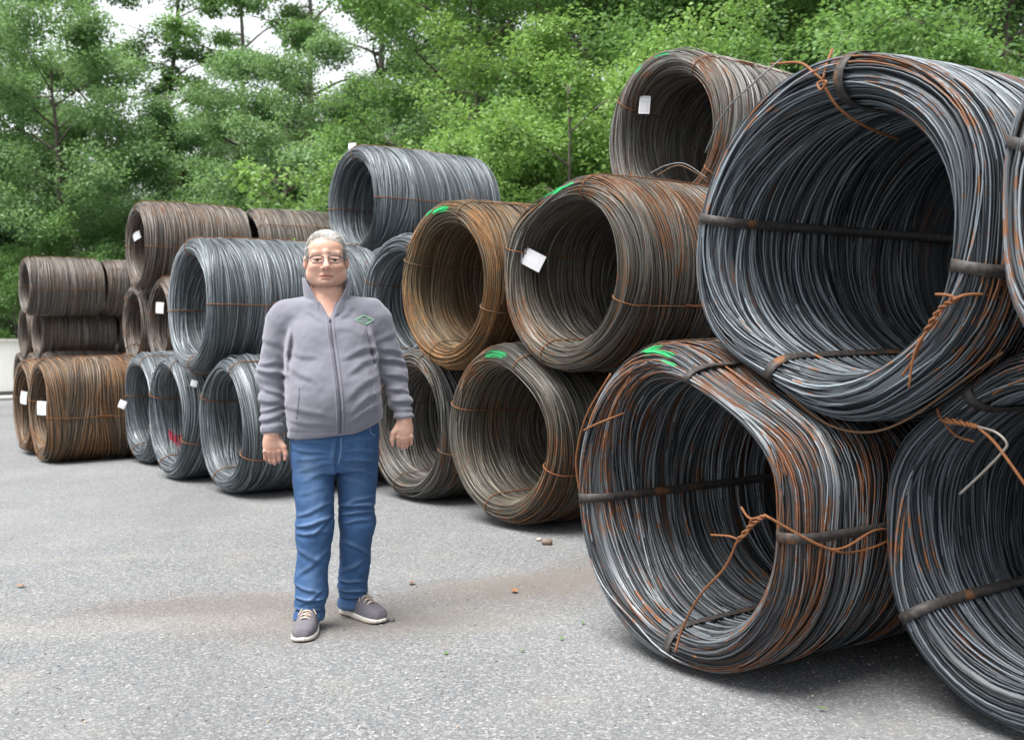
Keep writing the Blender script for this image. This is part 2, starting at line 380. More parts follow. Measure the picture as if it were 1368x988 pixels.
class Coil:
    """geometry of one coil: local +X runs into the coil from its open mouth, Y = row direction, Z up, origin on the axis"""
    def __init__(s, L, D, ri, h, delta, seed):
        s.L, s.Ro, s.h, s.seed = L, D / 2, h, seed
        s.Ri = s.Ro * ri; s.delta = delta                 # delta: 360 table of radial pushes
        rm, w, hb = (s.Ro + s.Ri) / 2, (s.Ro - s.Ri) / 2, 0.07
        n = 160
        ph = np.linspace(0, np.pi, 60)
        X = np.concatenate([np.linspace(L - hb, h, n), h - h * np.sin(ph), np.linspace(h, L - hb, n), L - hb + hb * np.sin(ph)])
        Rr = np.concatenate([np.full(n, s.Ro), rm + w * np.cos(ph), np.full(n, s.Ri), rm - w * np.cos(ph)])
        # outer skin swells a little toward the middle, mouth flares
        Rr = Rr + 0.018 * np.sin(np.pi * np.clip(X / L, 0, 1)) * np.where(Rr > rm, 1, -0.4)
        d = np.hypot(np.diff(X, append=X[0]), np.diff(Rr, append=Rr[0]))
        s.S = np.concatenate([[0], np.cumsum(d)]); s.P = s.S[-1]
        s.X, s.R = np.append(X, X[0]), np.append(Rr, Rr[0])
        tx, tr = np.gradient(s.X), np.gradient(s.R)
        ln = np.hypot(tx, tr) + 1e-9
        k = np.ones(9) / 9
        sm = lambda a: np.convolve(np.concatenate([a[-5:-1], a, a[1:5]]), k, 'valid')
        s.NX, s.NR = sm(tr / ln), sm(-tx / ln)            # outward
    def at(s, sv, th, d):
        q = np.mod(sv, s.P)
        x = np.interp(q, s.S, s.X); r = np.interp(q, s.S, s.R)
        nx = np.interp(q, s.S, s.NX); nr = np.interp(q, s.S, s.NR)
        x = x + nx * d; r = r + nr * d
        r = r + np.interp(np.degrees(th) % 360, np.arange(361), s.delta) * (0.30 + 0.70 * np.clip((r - s.Ri) / (s.Ro - s.Ri), 0, 1))
        return x, r, nx, nr
    def windings(s, wr, M, K, over=1.25, wander=1.0, paint=None, stray=6):
        rng = np.random.default_rng(s.seed)
        N = int(s.P / (2 * wr) * over)
        s0 = (np.arange(N) + rng.normal(0, 0.35, N)) * s.P / N
        s0 = s0[(s0 < s.S[380] - 0.22 * s.L) | (s0 > s.S[-25])]; N = len(s0)      # turns deep in the bundle's far end never show
        th = np.linspace(0, 2 * np.pi, M + 1)[:-1]
        g = np.exp(-0.5 * (np.arange(-18, 19) / 7.0) ** 2); g /= np.sqrt((g ** 2).sum())
        Sv = np.repeat(s0[:, None], M, 1)
        Dv = np.repeat(-rng.random(N)[:, None] ** 1.3 * wr * 3.0, M, 1) + 0
        for k in range(1, 8):
            ca = wander * (0.028, 0.011, 0.004, 0.0015, 0.0005, 0.0, 0.0)[k - 1]
            ia = wander * (0.009, 0.0055, 0.0024, 0.0014, 0.0008, 0.0004, 0.0002)[k - 1]
            A = ca * np.convolve(rng.normal(0, 1, N + 36), g, 'valid') + ia * rng.normal(0, 1, N)
            B = ca * np.convolve(rng.normal(0, 1, N + 36), g, 'valid') + ia * rng.normal(0, 1, N)
            Sv += A[:, None] * np.cos(k * th) + B[:, None] * np.sin(k * th)
            Dv += wr * 0.30 / k ** 0.5 * (rng.normal(0, 1, N)[:, None] * np.cos(k * th) + rng.normal(0, 1, N)[:, None] * np.sin(k * th))
        for j in rng.integers(0, N, stray):               # a few slack turns that stand off the bundle
            c = rng.random() * 2 * np.pi; wdt = 0.25 + 0.35 * rng.random()
            dd = np.angle(np.exp(1j * (th - c)))
            Dv[j] += (0.008 + 0.014 * rng.random()) * np.exp(-(dd / wdt) ** 2)
            Sv[j] += 0.03 * rng.normal() * np.exp(-(dd / wdt) ** 2)
        TH = np.repeat(th[None], N, 0)
        x, r, nx, nr = s.at(Sv, TH, np.minimum(Dv, 0.05))
        # tube cross-section in the (x, radial) plane
        al = np.linspace(0, 2 * np.pi, K + 1)[:-1] + np.pi / K
        rad = wr * (0.94 + 0.1 * rng.random(N))[:, None, None]
        xx = x[..., None] + rad * np.sin(al)
        rr = r[..., None] + rad * np.cos(al)
        V = np.stack([xx, rr * np.cos(TH)[..., None], rr * np.sin(TH)[..., None]], -1)
        i = np.arange(N * M * K).reshape(N, M, K)
        j = np.roll(i, -1, 1)
        F = np.stack([i, np.roll(i, -1, 2), np.roll(j, -1, 2), j], -1).reshape(-1, 4)
        wuv = np.stack([np.repeat(s0[:, None], M, 1), 0.6 * np.cos(TH), 0.6 * np.sin(TH)], -1)
        at = {'wuv': ('FLOAT_VECTOR', np.repeat(wuv[:, :, None, :], K, 2).reshape(-1, 3)),
              'wr': ('FLOAT', np.repeat(rng.random(N), M * K)),
              'bore': ('FLOAT', np.repeat(np.clip((s0 - s.mouth() - 0.02) / 0.22, 0, 1), M * K))}
        if paint is not None:
            pm = np.zeros((N, M))
            for (pt, ps, dt, dsn) in paint:
                a = np.abs(np.degrees(np.angle(np.exp(1j * (TH - np.radians(pt)))))) / dt
                b = np.abs(np.mod(Sv - s.mouth() - ps + s.P / 2, s.P) - s.P / 2) / dsn
                pm = np.maximum(pm, np.clip(1.35 - np.maximum(a, b), 0, 1))
            at['paint'] = ('FLOAT', np.repeat(pm.ravel(), K))
        return np_mesh('wire_windings', V, F, at)
    def mouth(s):
        """profile length at the front-most point of the lip"""
        return s.S[160 + 30]
    def core(s, wr, M=40):
        """the deeper turns of the bundle, ridged turn by turn"""
        n = int(s.P / (4.2 * wr)) * 2
        sv = np.linspace(0, s.P, n + 1)[:-1]
        th = np.linspace(0, 2 * np.pi, M + 1)[:-1]
        SV, TH = np.meshgrid(sv, th, indexing='ij')
        d = -wr * 3.6 + np.where(np.arange(n) % 2 == 0, wr * 0.55, -wr * 0.55)[:, None] + 0 * TH
        SV = SV + 0.02 * np.sin(TH * 2 + 9 * SV)
        x, r, _, _ = s.at(SV, TH, d)
        V = np.stack([x, r * np.cos(TH), r * np.sin(TH)], -1)
        i = np.arange(n * M).reshape(n, M); j = np.roll(i, -1, 0)
        F = np.stack([i, np.roll(i, -1, 1), np.roll(j, -1, 1), j], -1).reshape(-1, 4)
        wuv = np.stack([SV, 0.6 * np.cos(TH), 0.6 * np.sin(TH)], -1)
        rnd = np.random.default_rng(s.seed + 1).random(n)
        return np_mesh('inner_turns', V, F, {'wuv': ('FLOAT_VECTOR', wuv), 'wr': ('FLOAT', np.repeat(rnd * 0.6, M))})  # tone held darker: shade of the gaps put into the colour
    def surf(s, ps, thd, d=0.0):
        """local point: ps metres along the profile from the lip front (minus = outside, plus = into the bore), angle, stand-off"""
        x, r, nx, nr = s.at(np.array([s.mouth() + ps]), np.array([R(thd)]), np.array([d]))
        return Vector((x[0], r[0] * math.cos(R(thd)), r[0] * math.sin(R(thd))))
    def tie(s, thd, wr, flat=None, rad=0.0035, skew=0.0, wob=0.0):
        """a band or wire round the section of the bundle at one angle"""
        rng = np.random.default_rng(int(s.seed * 13 + thd * 7) % 99991)
        n = 120
        # dense on the lips
        u = np.linspace(0, 1, n + 1)[:-1]
        sv = np.interp(u, [0, .12, .33, .45, .88, 1.0 - 1e-6], [0, s.S[150], s.S[190], s.S[232], s.S[372], s.P]) if False else u * s.P
        off = wr * 1.15 + (0.0015 if flat else rad * 0.7)
        th = R(thd) + skew * np.sin(2 * np.pi * u) + wob * np.cumsum(rng.normal(0, 1, n)) * 0.002
        th[-1] = th[0]
        x, r, nx, nr = s.at(sv, th, np.full(n, off))
        P = np.stack([x, r * np.cos(th), r * np.sin(th)], -1)
        et = np.stack([0 * th, -np.sin(th), np.cos(th)], -1)
        en = np.stack([nx, nr * np.cos(th), nr * np.sin(th)], -1)
        if flat:
            q = [(-flat, -0.0016), (flat, -0.0016), (flat, 0.0016), (-flat, 0.0016)]
        else:
            q = [(rad * math.cos(a), rad * math.sin(a)) for a in np.linspace(0, 2 * np.pi, 6)[:-1]]
        K = len(q)
        V = np.stack([P + a * et + b * en for a, b in q], 1)
        i = np.arange(n * K).reshape(n, K); j = np.roll(i, -1, 0)
        F = np.stack([i, np.roll(i, -1, 1), np.roll(j, -1, 1), j], -1).reshape(-1, 4)
        return np_mesh('tie', V, F, smooth=not flat)

# name: (stack yaw, x, y, z of the mouth's centre, diameter, bore ratio, length)
YA, YB, YC, YD, YE = 0.583, 0.673, 0.634, 0.605, 0.642
def along(p, yaw, dt=0.0, da=0.0, z=None):
    return (p[0] - math.sin(yaw) * dt + math.cos(yaw) * da, p[1] + math.cos(yaw) * dt + math.sin(yaw) * da, p[2] if z is None else z)
POS = {
 'A1': (YA, (0.605, 3.83, 0.64), 1.31, 0.755, 1.45), 'A2': (YA, (1.065, 3.49, 1.60), 1.30, 0.735, 1.55),
 'A3': (YA, (1.585, 3.03, 0.64), 1.29, 0.74, 1.5), 'A4': (YA, (1.725, 2.44, 1.62), 1.29, 0.74, 1.5),
 'B1': (YB, (-0.10, 6.86, 0.64), 1.27, 0.72, 1.5), 'B2': (YB, (-0.87, 8.11, 0.625), 1.25, 0.72, 1.5),
 'B3': (YB, (0.31, 6.37, 1.71), 1.28, 0.73, 1.5), 'B4': (YB, (-0.50, 7.44, 1.70), 1.25, 0.72, 1.5),
 'B5': (YB, (1.14, 7.55, 2.79), 1.27, 0.72, 1.5), 'B6': (YB, (-0.99, 8.68, 1.61), 1.22, 0.72, 1.5),
 'C1': (YC, (-2.49, 8.59, 0.605), 1.21, 0.72, 1.6), 'C2': (YC, (-2.86, 8.93, 1.63), 1.22, 0.72, 1.72),
 'C3': (YC, (-3.32, 9.65, 0.60), 1.20, 0.72, 1.6), 'C4': (YC, (-4.09, 10.98, 0.605), 1.21, 0.72, 1.6),
 'C5': (YC, (-1.67, 10.71, 2.76), 1.22, 0.72, 1.55),
 'D1': (YD, (-5.06, 13.69, 2.63), 1.22, 0.72, 1.45), 'D3': (YD, (-4.66, 13.36, 1.61), 1.21, 0.72, 1.45),
 'E1': (YE, (-5.29, 11.26, 0.58), 1.16, 0.74, 1.75), 'E2': (YE, (-5.94, 12.21, 0.57), 1.15, 0.74, 1.75),
 'F5': (YE, (-9.95, 20.71, 2.54), 1.21, 0.74, 1.45), 'F3': (YE, (-10.13, 21.59, 1.63), 1.21, 0.74, 1.5),
}
def derive(n, base, dt, da, z=None, D=None, L=None):
    y, p, d, ri, l = POS[base]
    POS[n] = (y, along(p, y, dt, da, z), D or d, ri, L or l)
derive('D1b', 'D1', 0.0, 1.56); derive('D2', 'D3', 1.32, 0.0)
derive('F5b', 'F5', 0.0, 1.52); derive('F3b', 'F3', 0.0, 1.58); derive('F4', 'F3', 1.38, 0.0)
derive('A2b', 'A2', 0.40, 1.66)
derive('B1b', 'B1', 0.25, 1.6); derive('B3b', 'B3', 0.3, 1.6); derive('B4b', 'B4', 0.25, 1.6); derive('B2b', 'B2', 0.3, 1.6); derive('A1b', 'A1', 0.3, 1.6); derive('A3b', 'A3', 0.35, 1.6)  # unseen rear coils, added to block light and darken the bores in front
# coils that carry the visible ones from behind
derive('B0', 'B1', -1.36, 0.15); derive('B2c', 'B2', 1.30, 0.25)
derive('C2b', 'C2', 0.05, 1.9); derive('C2c', 'C2', 1.45, 1.9)
derive('C1b', 'C1', 0.0, 1.9); derive('C3b', 'C3', 0.1, 1.9); derive('C4b', 'C4', 0.0, 1.9)
derive('D0a', 'D3', 0.65, 0.0, 0.605); derive('D0b', 'D3', 1.95, 0.0, 0.605); derive('D0c', 'D3', -0.65, 0.0, 0.605)
derive('F0a', 'F3', 0.69, 0.0, 0.60); derive('F0b', 'F3', 2.05, 0.0, 0.60); derive('F0c', 'F3', -0.65, 0.0, 0.60)

def contact_table(n):
    """radial pushes where a coil is pressed by the ground and its neighbours, plus its own slight lopsidedness"""
    yaw, p, D, ri, L = POS[n]
    rng = np.random.default_rng(sum(map(ord, n)) * 7)
    th = np.radians(np.arange(361))
    lim = np.full(361, 9.0)
    a = np.array([math.cos(yaw), math.sin(yaw)]); t = np.array([-math.sin(yaw), math.cos(yaw)])
    for m, (y2, q, D2, r2, L2) in POS.items():
        if m == n: continue
        dxy = np.array([q[0] - p[0], q[1] - p[1]])
        da, dt, dz = float(dxy @ a), float(dxy @ t), q[2] - p[2]
        if da > L - 0.05 or da < -L2 + 0.05: continue
        dist = math.hypot(dt, dz)
        if dist < 0.5 or dist > (D + D2) / 2: continue
        half = dist * D / (D + D2) * (1.0 + 0.08 * (-dz) / dist)        # the lower coil gives way more
        c = np.cos(th - math.atan2(dz, dt))
        lim = np.minimum(lim, np.where(c > 0.2, half / np.maximum(c, 0.2), 9.0))
    c = np.cos(th - 1.5 * np.pi)
    lim = np.minimum(lim, np.where(c > 0.2, (p[2] - 0.006) / np.maximum(c, 0.2), 9.0))
    d = np.minimum(0, lim - 0.008 - D / 2)
    k = np.hanning(61); k /= k.sum()
    dd = np.convolve(np.concatenate([d[-33:-1], d, d[1:33]]), k, 'same')[32:-32]
    dd = dd * 0.6 + np.minimum(dd, d) * 0.4
    for kk in (2, 3, 4):
        am = (0.008, 0.006, 0.004)[kk - 2]
        dd = dd + am * (np.cos(kk * th + rng.random() * 6.28) - 0.6)
    return dd

def place_root(name, n, label, group):
    yaw, p, D, ri, L = POS[n]
    root = add(name, None)
    root.location = (p[0], p[1], p[2] - D / 2); root.rotation_euler = (0, 0, yaw)
    tag(root, label, 'wire coil', group)
    return root, Vector((0, 0, D / 2))

TIES = {}
def build_coil(n, label, group, mat, wr, M, K, ties, flat=None, tie_mat=None, tie_rad=0.0035, over=1.25, wander=1.0, paint=None, core=True, stray=6, h=0.11):
    yaw, p, D, ri, L = POS[n]
    cg = Coil(L, D, ri, h, contact_table(n), sum(map(ord, n)) + 3)
    root, up = place_root('wire_coil', n, label, group)
    add('wire_windings', cg.windings(wr, M, K, over, wander, paint, stray), mat, root, up)
    if core: add('inner_turns', cg.core(wr, 26 if M > 50 else 20), mat, root, up)
    for a in ties:
        nm = 'steel_strap' if flat else 'tie_wire'
        add(nm, cg.tie(a, wr, flat, tie_rad, 0.0 if flat else 0.03, 0.0 if flat else 1.0), tie_mat or (M_STRAP if flat else M_TIE), root, up)
    return root, cg, up

coils = {}
gA, gB, gC = 'large strapped coils at the near right end', 'wire-tied coils in the middle stack', 'bluish coils stacked beyond the man'
gD, gE, gF = 'brown coils behind the bluish stack', 'rusty coils on the ground at far left', 'coils of the farthest stack'
W = 0.0046
coils['A1'] = build_coil('A1', 'nearest floor coil of blue-grey rod, rust streaked, mouth facing camera, twisted rusty wire hanging', gA, M_STEELR, W, 60, 3, (-4, 100, 184, 274), 0.018, over=1.28, wander=1.25, paint=[(80, -0.07, 9, 0.022), (70, -0.12, 8, 0.022), (86, -0.03, 6, 0.014)], stray=14)
coils['A2'] = build_coil('A2', 'huge blue-grey rod coil resting on top of the nearest floor coils', gA, M_STEEL, W * 1.06, 62, 3, (14, 99, 193, 297), 0.019, over=1.28, wander=1.2, stray=12)
coils['A3'] = build_coil('A3', 'dark grey rod coil on the ground cut off by the lower right corner', gA, M_STEEL2, W, 60, 3, (62, 140, 325, 230), 0.018, over=1.3, wander=1.1)
coils['A4'] = build_coil('A4', 'coil of which only a curved sliver shows at the right edge', gA, M_STEELR, W, 56, 3, (20, 110, 200, 290), 0.017, over=1.3)
coils['B1'] = build_coil('B1', 'tan-grey wire coil on the ground just left of the nearest strapped coil', gB, M_TAN, 0.0046, 48, 3, (19, 112, 201, 288), tie_rad=0.0042, over=1.28, paint=[(86, -0.02, 12, 0.026), (92, -0.04, 8, 0.016)], stray=12)
coils['B3'] = build_coil('B3', 'grey-brown coil on the second tier with a large blank white tag in its mouth', gB, M_GREY, 0.0046, 50, 3, (19, 113, 201, 289), tie_rad=0.0042, over=1.28, paint=[(97, -0.02, 7, 0.022), (80, -0.05, 10, 0.022), (88, -0.03, 5, 0.03)], stray=14)
coils['B4'] = build_coil('B4', 'ochre rusted coil on the second tier, right of the man', gB, M_OCHRE, 0.0046, 46, 3, (21, 112, 201, 290), tie_rad=0.0042, tie_mat=M_TIED, over=1.28, paint=[(88, -0.02, 12, 0.026), (70, -0.05, 5, 0.022)], stray=10)
coils['B5'] = build_coil('B5', 'silvery coil on the very top of the stack with a white printed tag', gB, M_SILV, 0.0046, 50, 3, (36, 126, 216, 306), tie_rad=0.0042, over=1.3, paint=[(88, -0.06, 8, 0.015), (64, -0.05, 4, 0.015)], stray=10)
coils['B2'] = build_coil('B2', 'grey wire coil on the ground half hidden by the man’s arm and hand', gB, M_SILV, 0.0056, 48, 3, (19, 112, 201, 288), tie_mat=M_TIED, over=1.3)
coils['B6'] = build_coil('B6', 'dark bluish coil on the second tier just right of the man’s head and shoulder', gB, M_BLUE, 0.0058, 46, 3, (25, 115, 205, 295), over=1.3)
for n, lab, ties, pt in (
    ('C1', 'bluish floor coil directly left of the man, its mouth fully in view', (25, 117, 205, 292), None),
    ('C2', 'long bluish coil on the second tier, left of the man’s shoulder', (-4, 88, 180, 268), None),
    ('C3', 'bluish floor coil with a red paint mark inside its mouth', (22, 113, 203, 293), [(337, 0.28, 4, 0.09), (330, 0.20, 8, 0.028), (326, 0.26, 3.5, 0.07), (320, 0.32, 7, 0.028), (314, 0.28, 3.5, 0.06)]),
    ('C4', 'narrowest-looking bluish floor coil at the left end of its row, beside the rusty coil', (16, 110, 200, 290), None),
    ('C5', 'bluish coil alone on the top tier above the man’s head', (-3, 92, 181, 270), None)):
    coils[n] = build_coil(n, lab, gC, M_BLUE, 0.0050, 40, 3, ties, over=1.28, paint=pt, wander=1.15, tie_rad=0.0048)
coils['D1'] = build_coil('D1', 'brown-grey coil on the top tier at left with a tag in its dark mouth', gD, M_BROWN, 0.0072, 38, 3, (5, 95, 185, 275), over=1.3, tie_rad=0.005)
coils['D3'] = build_coil('D3', 'brown coil with a white tag, tucked under the top-tier brown coil, nearer one', gD, M_BROWN, 0.0072, 38, 3, (12, 100, 190, 280), over=1.3, tie_rad=0.005)
coils['E1'] = build_coil('E1', 'fox-brown rusted floor coil at the left, long side in full view', gE, M_RUSTY, 0.0066, 42, 3, (10, 95, 188, 280), over=1.3, tie_rad=0.005)
coils['E2'] = build_coil('E2', 'rusty floor coil at the far left edge, half behind the fox-brown one', gE, M_RUSTY, 0.0072, 38, 3, (12, 100, 190, 285), over=1.25, tie_rad=0.005)
coils['F5'] = build_coil('F5', 'brown-grey coil topping the farthest stack at left', gF, M_BROWN, 0.0088, 34, 3, (5, 95, 185, 275), over=1.25, tie_rad=0.005, wander=0.8)

def copy_coil(n, src, label, group, mat=None, roll=0.0):
    """a coil that shares its meshes with another one, turned about its own axis"""
    root0, cg, up0 = coils[src]
    root, up = place_root('wire_coil', n, label, group)
    sL = POS[n][4] / POS[src][4]; sD = POS[n][2] / POS[src][2]
    for ch in root0.children:
        if ch.name.split('.')[0] not in ('wire_windings', 'inner_turns', 'tie_wire', 'steel_strap'): continue
        c = ch.copy(); COL.objects.link(c); c.parent = root; c.location = up
        c.rotation_euler = (roll, 0, 0); c.scale = (sL, sD, sD)
        if mat is not None and ch.name.split('.')[0] in ('wire_windings', 'inner_turns'):
            c.material_slots[0].link = 'OBJECT'; c.material_slots[0].material = mat
    coils[n] = (root, cg, up)

copy_coil('D1b', 'D1', 'brown-grey coil lying end to end behind the tagged top-tier brown coil', gD, None, 0.9)
copy_coil('D2', 'D3', 'brown coil on the second tier between the rusty floor coil and the tagged brown coil', gD, None, 0.6)
copy_coil('F5b', 'F5', 'end coil behind the topmost coil of the farthest stack', gF, None, 0.8)
copy_coil('F3', 'F5', 'brown-grey coil on the middle tier of the farthest stack, long side in view', gF, None, 0.4)
copy_coil('F3b', 'F5', 'short visible end coil behind the middle tier of the farthest stack', gF, None, 1.3)
copy_coil('F4', 'F5', 'leftmost coil on the middle tier of the farthest stack, mouth in view', gF, None, 2.0)
copy_coil('A2b', 'A4', 'dark coil behind the huge blue-grey coil at the top right edge', gA, M_STEEL2, 0.7)
hid = 'coil hidden inside the stacks, added as support and to darken the bores'
for n, src in (('B0', 'B2'), ('B1b', 'B2'), ('B2b', 'B2'), ('B3b', 'B2'), ('B4b', 'B2'), ('A1b', 'A4'), ('A3b', 'A4'), ('B2c', 'B2'), ('C2b', 'C2'), ('C2c', 'C2'), ('C1b', 'C1'), ('C3b', 'C1'), ('C4b', 'C1'),
               ('D0a', 'D3'), ('D0b', 'D3'), ('D0c', 'D3'), ('F0a', 'F5'), ('F0b', 'F5'), ('F0c', 'F5')):
    copy_coil(n, src, hid, 'supporting coils hidden in the stacks', None, 1.1)

# ---- loose and twisted wires of the near coils
def wire_on(n, pts, rad=0.004, mat=None, name='loose_wire', k=6, sub=8):
    """pts in (along profile, angle, stand-off) of coil n"""
    root, cg, up = coils[n]
    m = MB(); m.tube(spline([cg.surf(*q) for q in pts], sub), rad, k)
    return add(name, m.mesh(name), mat or M_TIE, root, up)

def twist_on(n, pts, rad=0.004, gap=0.006, turns=7, mat=None, name='twisted_wire'):
    root, cg, up = coils[n]
    c = spline([cg.surf(*q) for q in pts], 10)
    m = MB()
    for ph in (0, math.pi):
        out = []
        for i, p in enumerate(c):
            t = (c[min(i + 1, len(c) - 1)] - c[max(i - 1, 0)]).normalized()
            a = t.orthogonal().normalized(); b = t.cross(a); u = i / (len(c) - 1) * turns * 6.283 + ph
            out.append(p + gap * (math.cos(u) * a + math.sin(u) * b))
        m.tube(out, rad, 5)
    return add(name, m.mesh(name), mat or M_TIE, root, up)
# ------------------------------------------------------------------ wires, tags and marks on single coils
def face_pt(n, px, py, da=0.0):
    """local point of coil n on its mouth plane (moved in by da) at a photo pixel"""
    yaw, p, D, ri, L = POS[n]
    nrm = Vector((math.cos(yaw), math.sin(yaw), 0))
    v = cam.matrix_world.to_3x3() @ Vector(((px - 684.0) / FPX, -(py - 494.0) / FPX, -1.0))
    o = Vector((0, 0, CAM_H)); c = Vector(p) + nrm * da
    w = o + v * ((c - o).dot(nrm) / v.dot(nrm))
    return Matrix.Rotation(-yaw, 3, 'Z') @ (w - Vector(p))

def free_wire(n, pts, rad, mat=None, name='loose_wire', twist=None):
    root, cg, up = coils[n]
    c = spline(pts, 9); m = MB()
    if twist:
        for ph in (0, math.pi):
            out = []
            for i, p in enumerate(c):
                t = (c[min(i + 1, len(c) - 1)] - c[max(i - 1, 0)]).normalized()
                a = t.orthogonal().normalized(); b = t.cross(a); u = i / (len(c) - 1) * twist * 6.283 + ph
                out.append(p + rad * 1.05 * (math.cos(u) * a + math.sin(u) * b))
            m.tube(out, rad, 5)
    else:
        m.tube(c, rad, 6)
    return add(name, m.mesh(name), mat or M_TIE, root, up)

M_BARE = plain('bare_wire', (0.15, 0.155, 0.155), 0.45, 0.3)
# near floor coil: rusty tie wire, knotted in front of the mouth, hanging down to the lower lip
fp = face_pt
kn = fp('A1', 1022, 688, -0.06)
sA = coils['A1'][1].surf
free_wire('A1', [sA(-0.95, 178, 0.012), sA(-0.72, 181, 0.016), sA(-0.5, 188, 0.02), sA(-0.3, 190, 0.018), sA(-0.14, 186, 0.02), kn], 0.0048)
free_wire('A1', [sA(-0.95, 176, 0.012), sA(-0.65, 186, 0.012), sA(-0.42, 184, 0.02), sA(-0.2, 188, 0.016), kn], 0.0045)
free_wire('A1', [kn, fp('A1', 1005, 700, -0.07), fp('A1', 985, 722, -0.06)], 0.0048, name='twisted_wire', twist=3)
free_wire('A1', [fp('A1', 985, 722, -0.06), fp('A1', 968, 758, -0.05), fp('A1', 935, 795, -0.035), fp('A1', 912, 838, -0.012), fp('A1', 902, 870, -0.03)], 0.0046)
free_wire('A1', [fp('A1', 988, 722, -0.06), fp('A1', 975, 716, -0.07), fp('A1', 950, 714, -0.05)], 0.004)
free_wire('A1', [kn, fp('A1', 1002, 692, -0.08), fp('A1', 990, 677, -0.08)], 0.004)
free_wire('A1', [fp('A1', 985, 722, -0.06), fp('A1', 998, 712, -0.07), fp('A1', 1003, 694, -0.07)], 0.0042)
free_wire('A1', [sA(0.10, 44, 0.02), sA(0.03, 33, 0.022), sA(-0.05, 24, 0.016)], 0.0045)
free_wire('A1', [sA(-0.06, 52, 0.012), sA(-0.07, 30, 0.025), sA(-0.08, 14, 0.035), sA(-0.09, 4, 0.03), sA(-0.10, -8, 0.01)], 0.005)
# upper near coil: knot over the top lip, twisted pair at the right, slack turn below
kn = fp('A2', 1100, 108, 0.0)
free_wire('A2', [fp('A2', 1112, 66, 0.12), fp('A2', 1106, 82, 0.04), fp('A2', 1101, 100, 0.0), kn, fp('A2', 1105, 122, 0.0), fp('A2', 1122, 146, 0.04), fp('A2', 1155, 168, 0.14), fp('A2', 1200, 186, 0.32)], 0.0052)
free_wire('A2', [kn, fp('A2', 1092, 112, -0.01), fp('A2', 1097, 120, -0.02), fp('A2', 1104, 110, -0.02), kn], 0.0045)
free_wire('A2', [fp('A2', 1030, 86, 0.10), fp('A2', 1068, 84, 0.04), fp('A2', 1088, 98, 0.0), kn], 0.0048)
free_wire('A2', [fp('A2', 942, 204, 0.0), fp('A2', 968, 150, 0.0), fp('A2', 1010, 108, 0.02), fp('A2', 1045, 78, 0.10)], 0.0034, plain('loose_dull_wire', (0.12, 0.12, 0.12), 0.55, 0.2))
free_wire('A2', [fp('A2', 1368, 402, 0.22), fp('A2', 1325, 394, 0.08), fp('A2', 1290, 394, -0.02), fp('A2', 1272, 402, -0.04)], 0.0048)
free_wire('A2', [fp('A2', 1250, 393, -0.04), fp('A2', 1266, 394, -0.05), fp('A2', 1278, 399, -0.04)], 0.0046)
free_wire('A2', [fp('A2', 1278, 398, -0.04), fp('A2', 1255, 414, -0.035), fp('A2', 1236, 444, -0.02)], 0.005, name='twisted_wire', twist=3)
free_wire('A2', [fp('A2', 1236, 444, -0.02), fp('A2', 1220, 480, -0.02), fp('A2', 1205, 502, -0.01)], 0.0042)
free_wire('A2', [fp('A2', 1240, 438, -0.02), fp('A2', 1222, 470, -0.03), fp('A2', 1214, 518, -0.02)], 0.0042)
free_wire('A2', [fp('A2', 1052, 526, 0.03), fp('A2', 1105, 566, 0.06), fp('A2', 1160, 577, 0.10), fp('A2', 1215, 558, 0.14), fp('A2', 1290, 505, 0.16), fp('A2', 1340, 470, 0.18)], 0.0045, M_TIED)
free_wire('A2', [fp('A2', 1350, 290, 0.16), fp('A2', 1358, 330, 0.16), fp('A2', 1352, 362, 0.14), fp('A2', 1335, 385, 0.1)], 0.0052)
# lower right coil
free_wire('A3', [fp('A3', 1252, 546, 0.0), fp('A3', 1260, 562, -0.03), fp('A3', 1285, 566, -0.04)], 0.005)
free_wire('A3', [fp('A3', 1262, 560, -0.03), fp('A3', 1290, 566, -0.04), fp('A3', 1306, 570, -0.04)], 0.005, name='twisted_wire', twist=3)
free_wire('A3', [fp('A3', 1304, 569, -0.04), fp('A3', 1330, 577, -0.05), fp('A3', 1345, 592, -0.05), fp('A3', 1338, 605, -0.05), fp('A3', 1312, 632, -0.04), fp('A3', 1282, 660, -0.03)], 0.0045, plain('bare_wire_end', (0.22, 0.2, 0.18), 0.5, 0.4))
free_wire('A3', [fp('A3', 1306, 570, -0.04), fp('A3', 1328, 590, -0.05), fp('A3', 1352, 622, -0.05), fp('A3', 1375, 655, -0.04)], 0.005)
free_wire('A3', [fp('A3', 1262, 566, -0.02), fp('A3', 1278, 582, 0.0), fp('A3', 1302, 590, 0.02)], 0.004)
# middle stack: slack turns and knots on the tie wires
free_wire('B3', [fp('B3', 868, 232, 0.45), fp('B3', 890, 221, 0.5), fp('B3', 915, 219, 0.55), fp('B3', 945, 238, 0.6)], 0.0032, M_BARE)
free_wire('B3', [fp('B3', 878, 234, 0.42), fp('B3', 905, 221, 0.45), fp('B3', 930, 231, 0.5), fp('B3', 946, 244, 0.55)], 0.0032, M_TIED)
for n in ('B1', 'B3', 'B4', 'B5', 'C1', 'C2', 'E1'):
    root, cg, up = coils[n]
    rg = random.Random(n)
    a = {'B1': 201, 'B3': 201, 'B4': 201, 'B5': 126, 'C1': 205, 'C2': 180, 'E1': 188}[n]
    x0 = -0.45 - 0.25 * rg.random()
    twist_on(n, [(x0, a, 0.011), (x0 - 0.08, a + 0.6, 0.013), (x0 - 0.17, a + 0.3, 0.011)], 0.0042, 0.0052, 4)

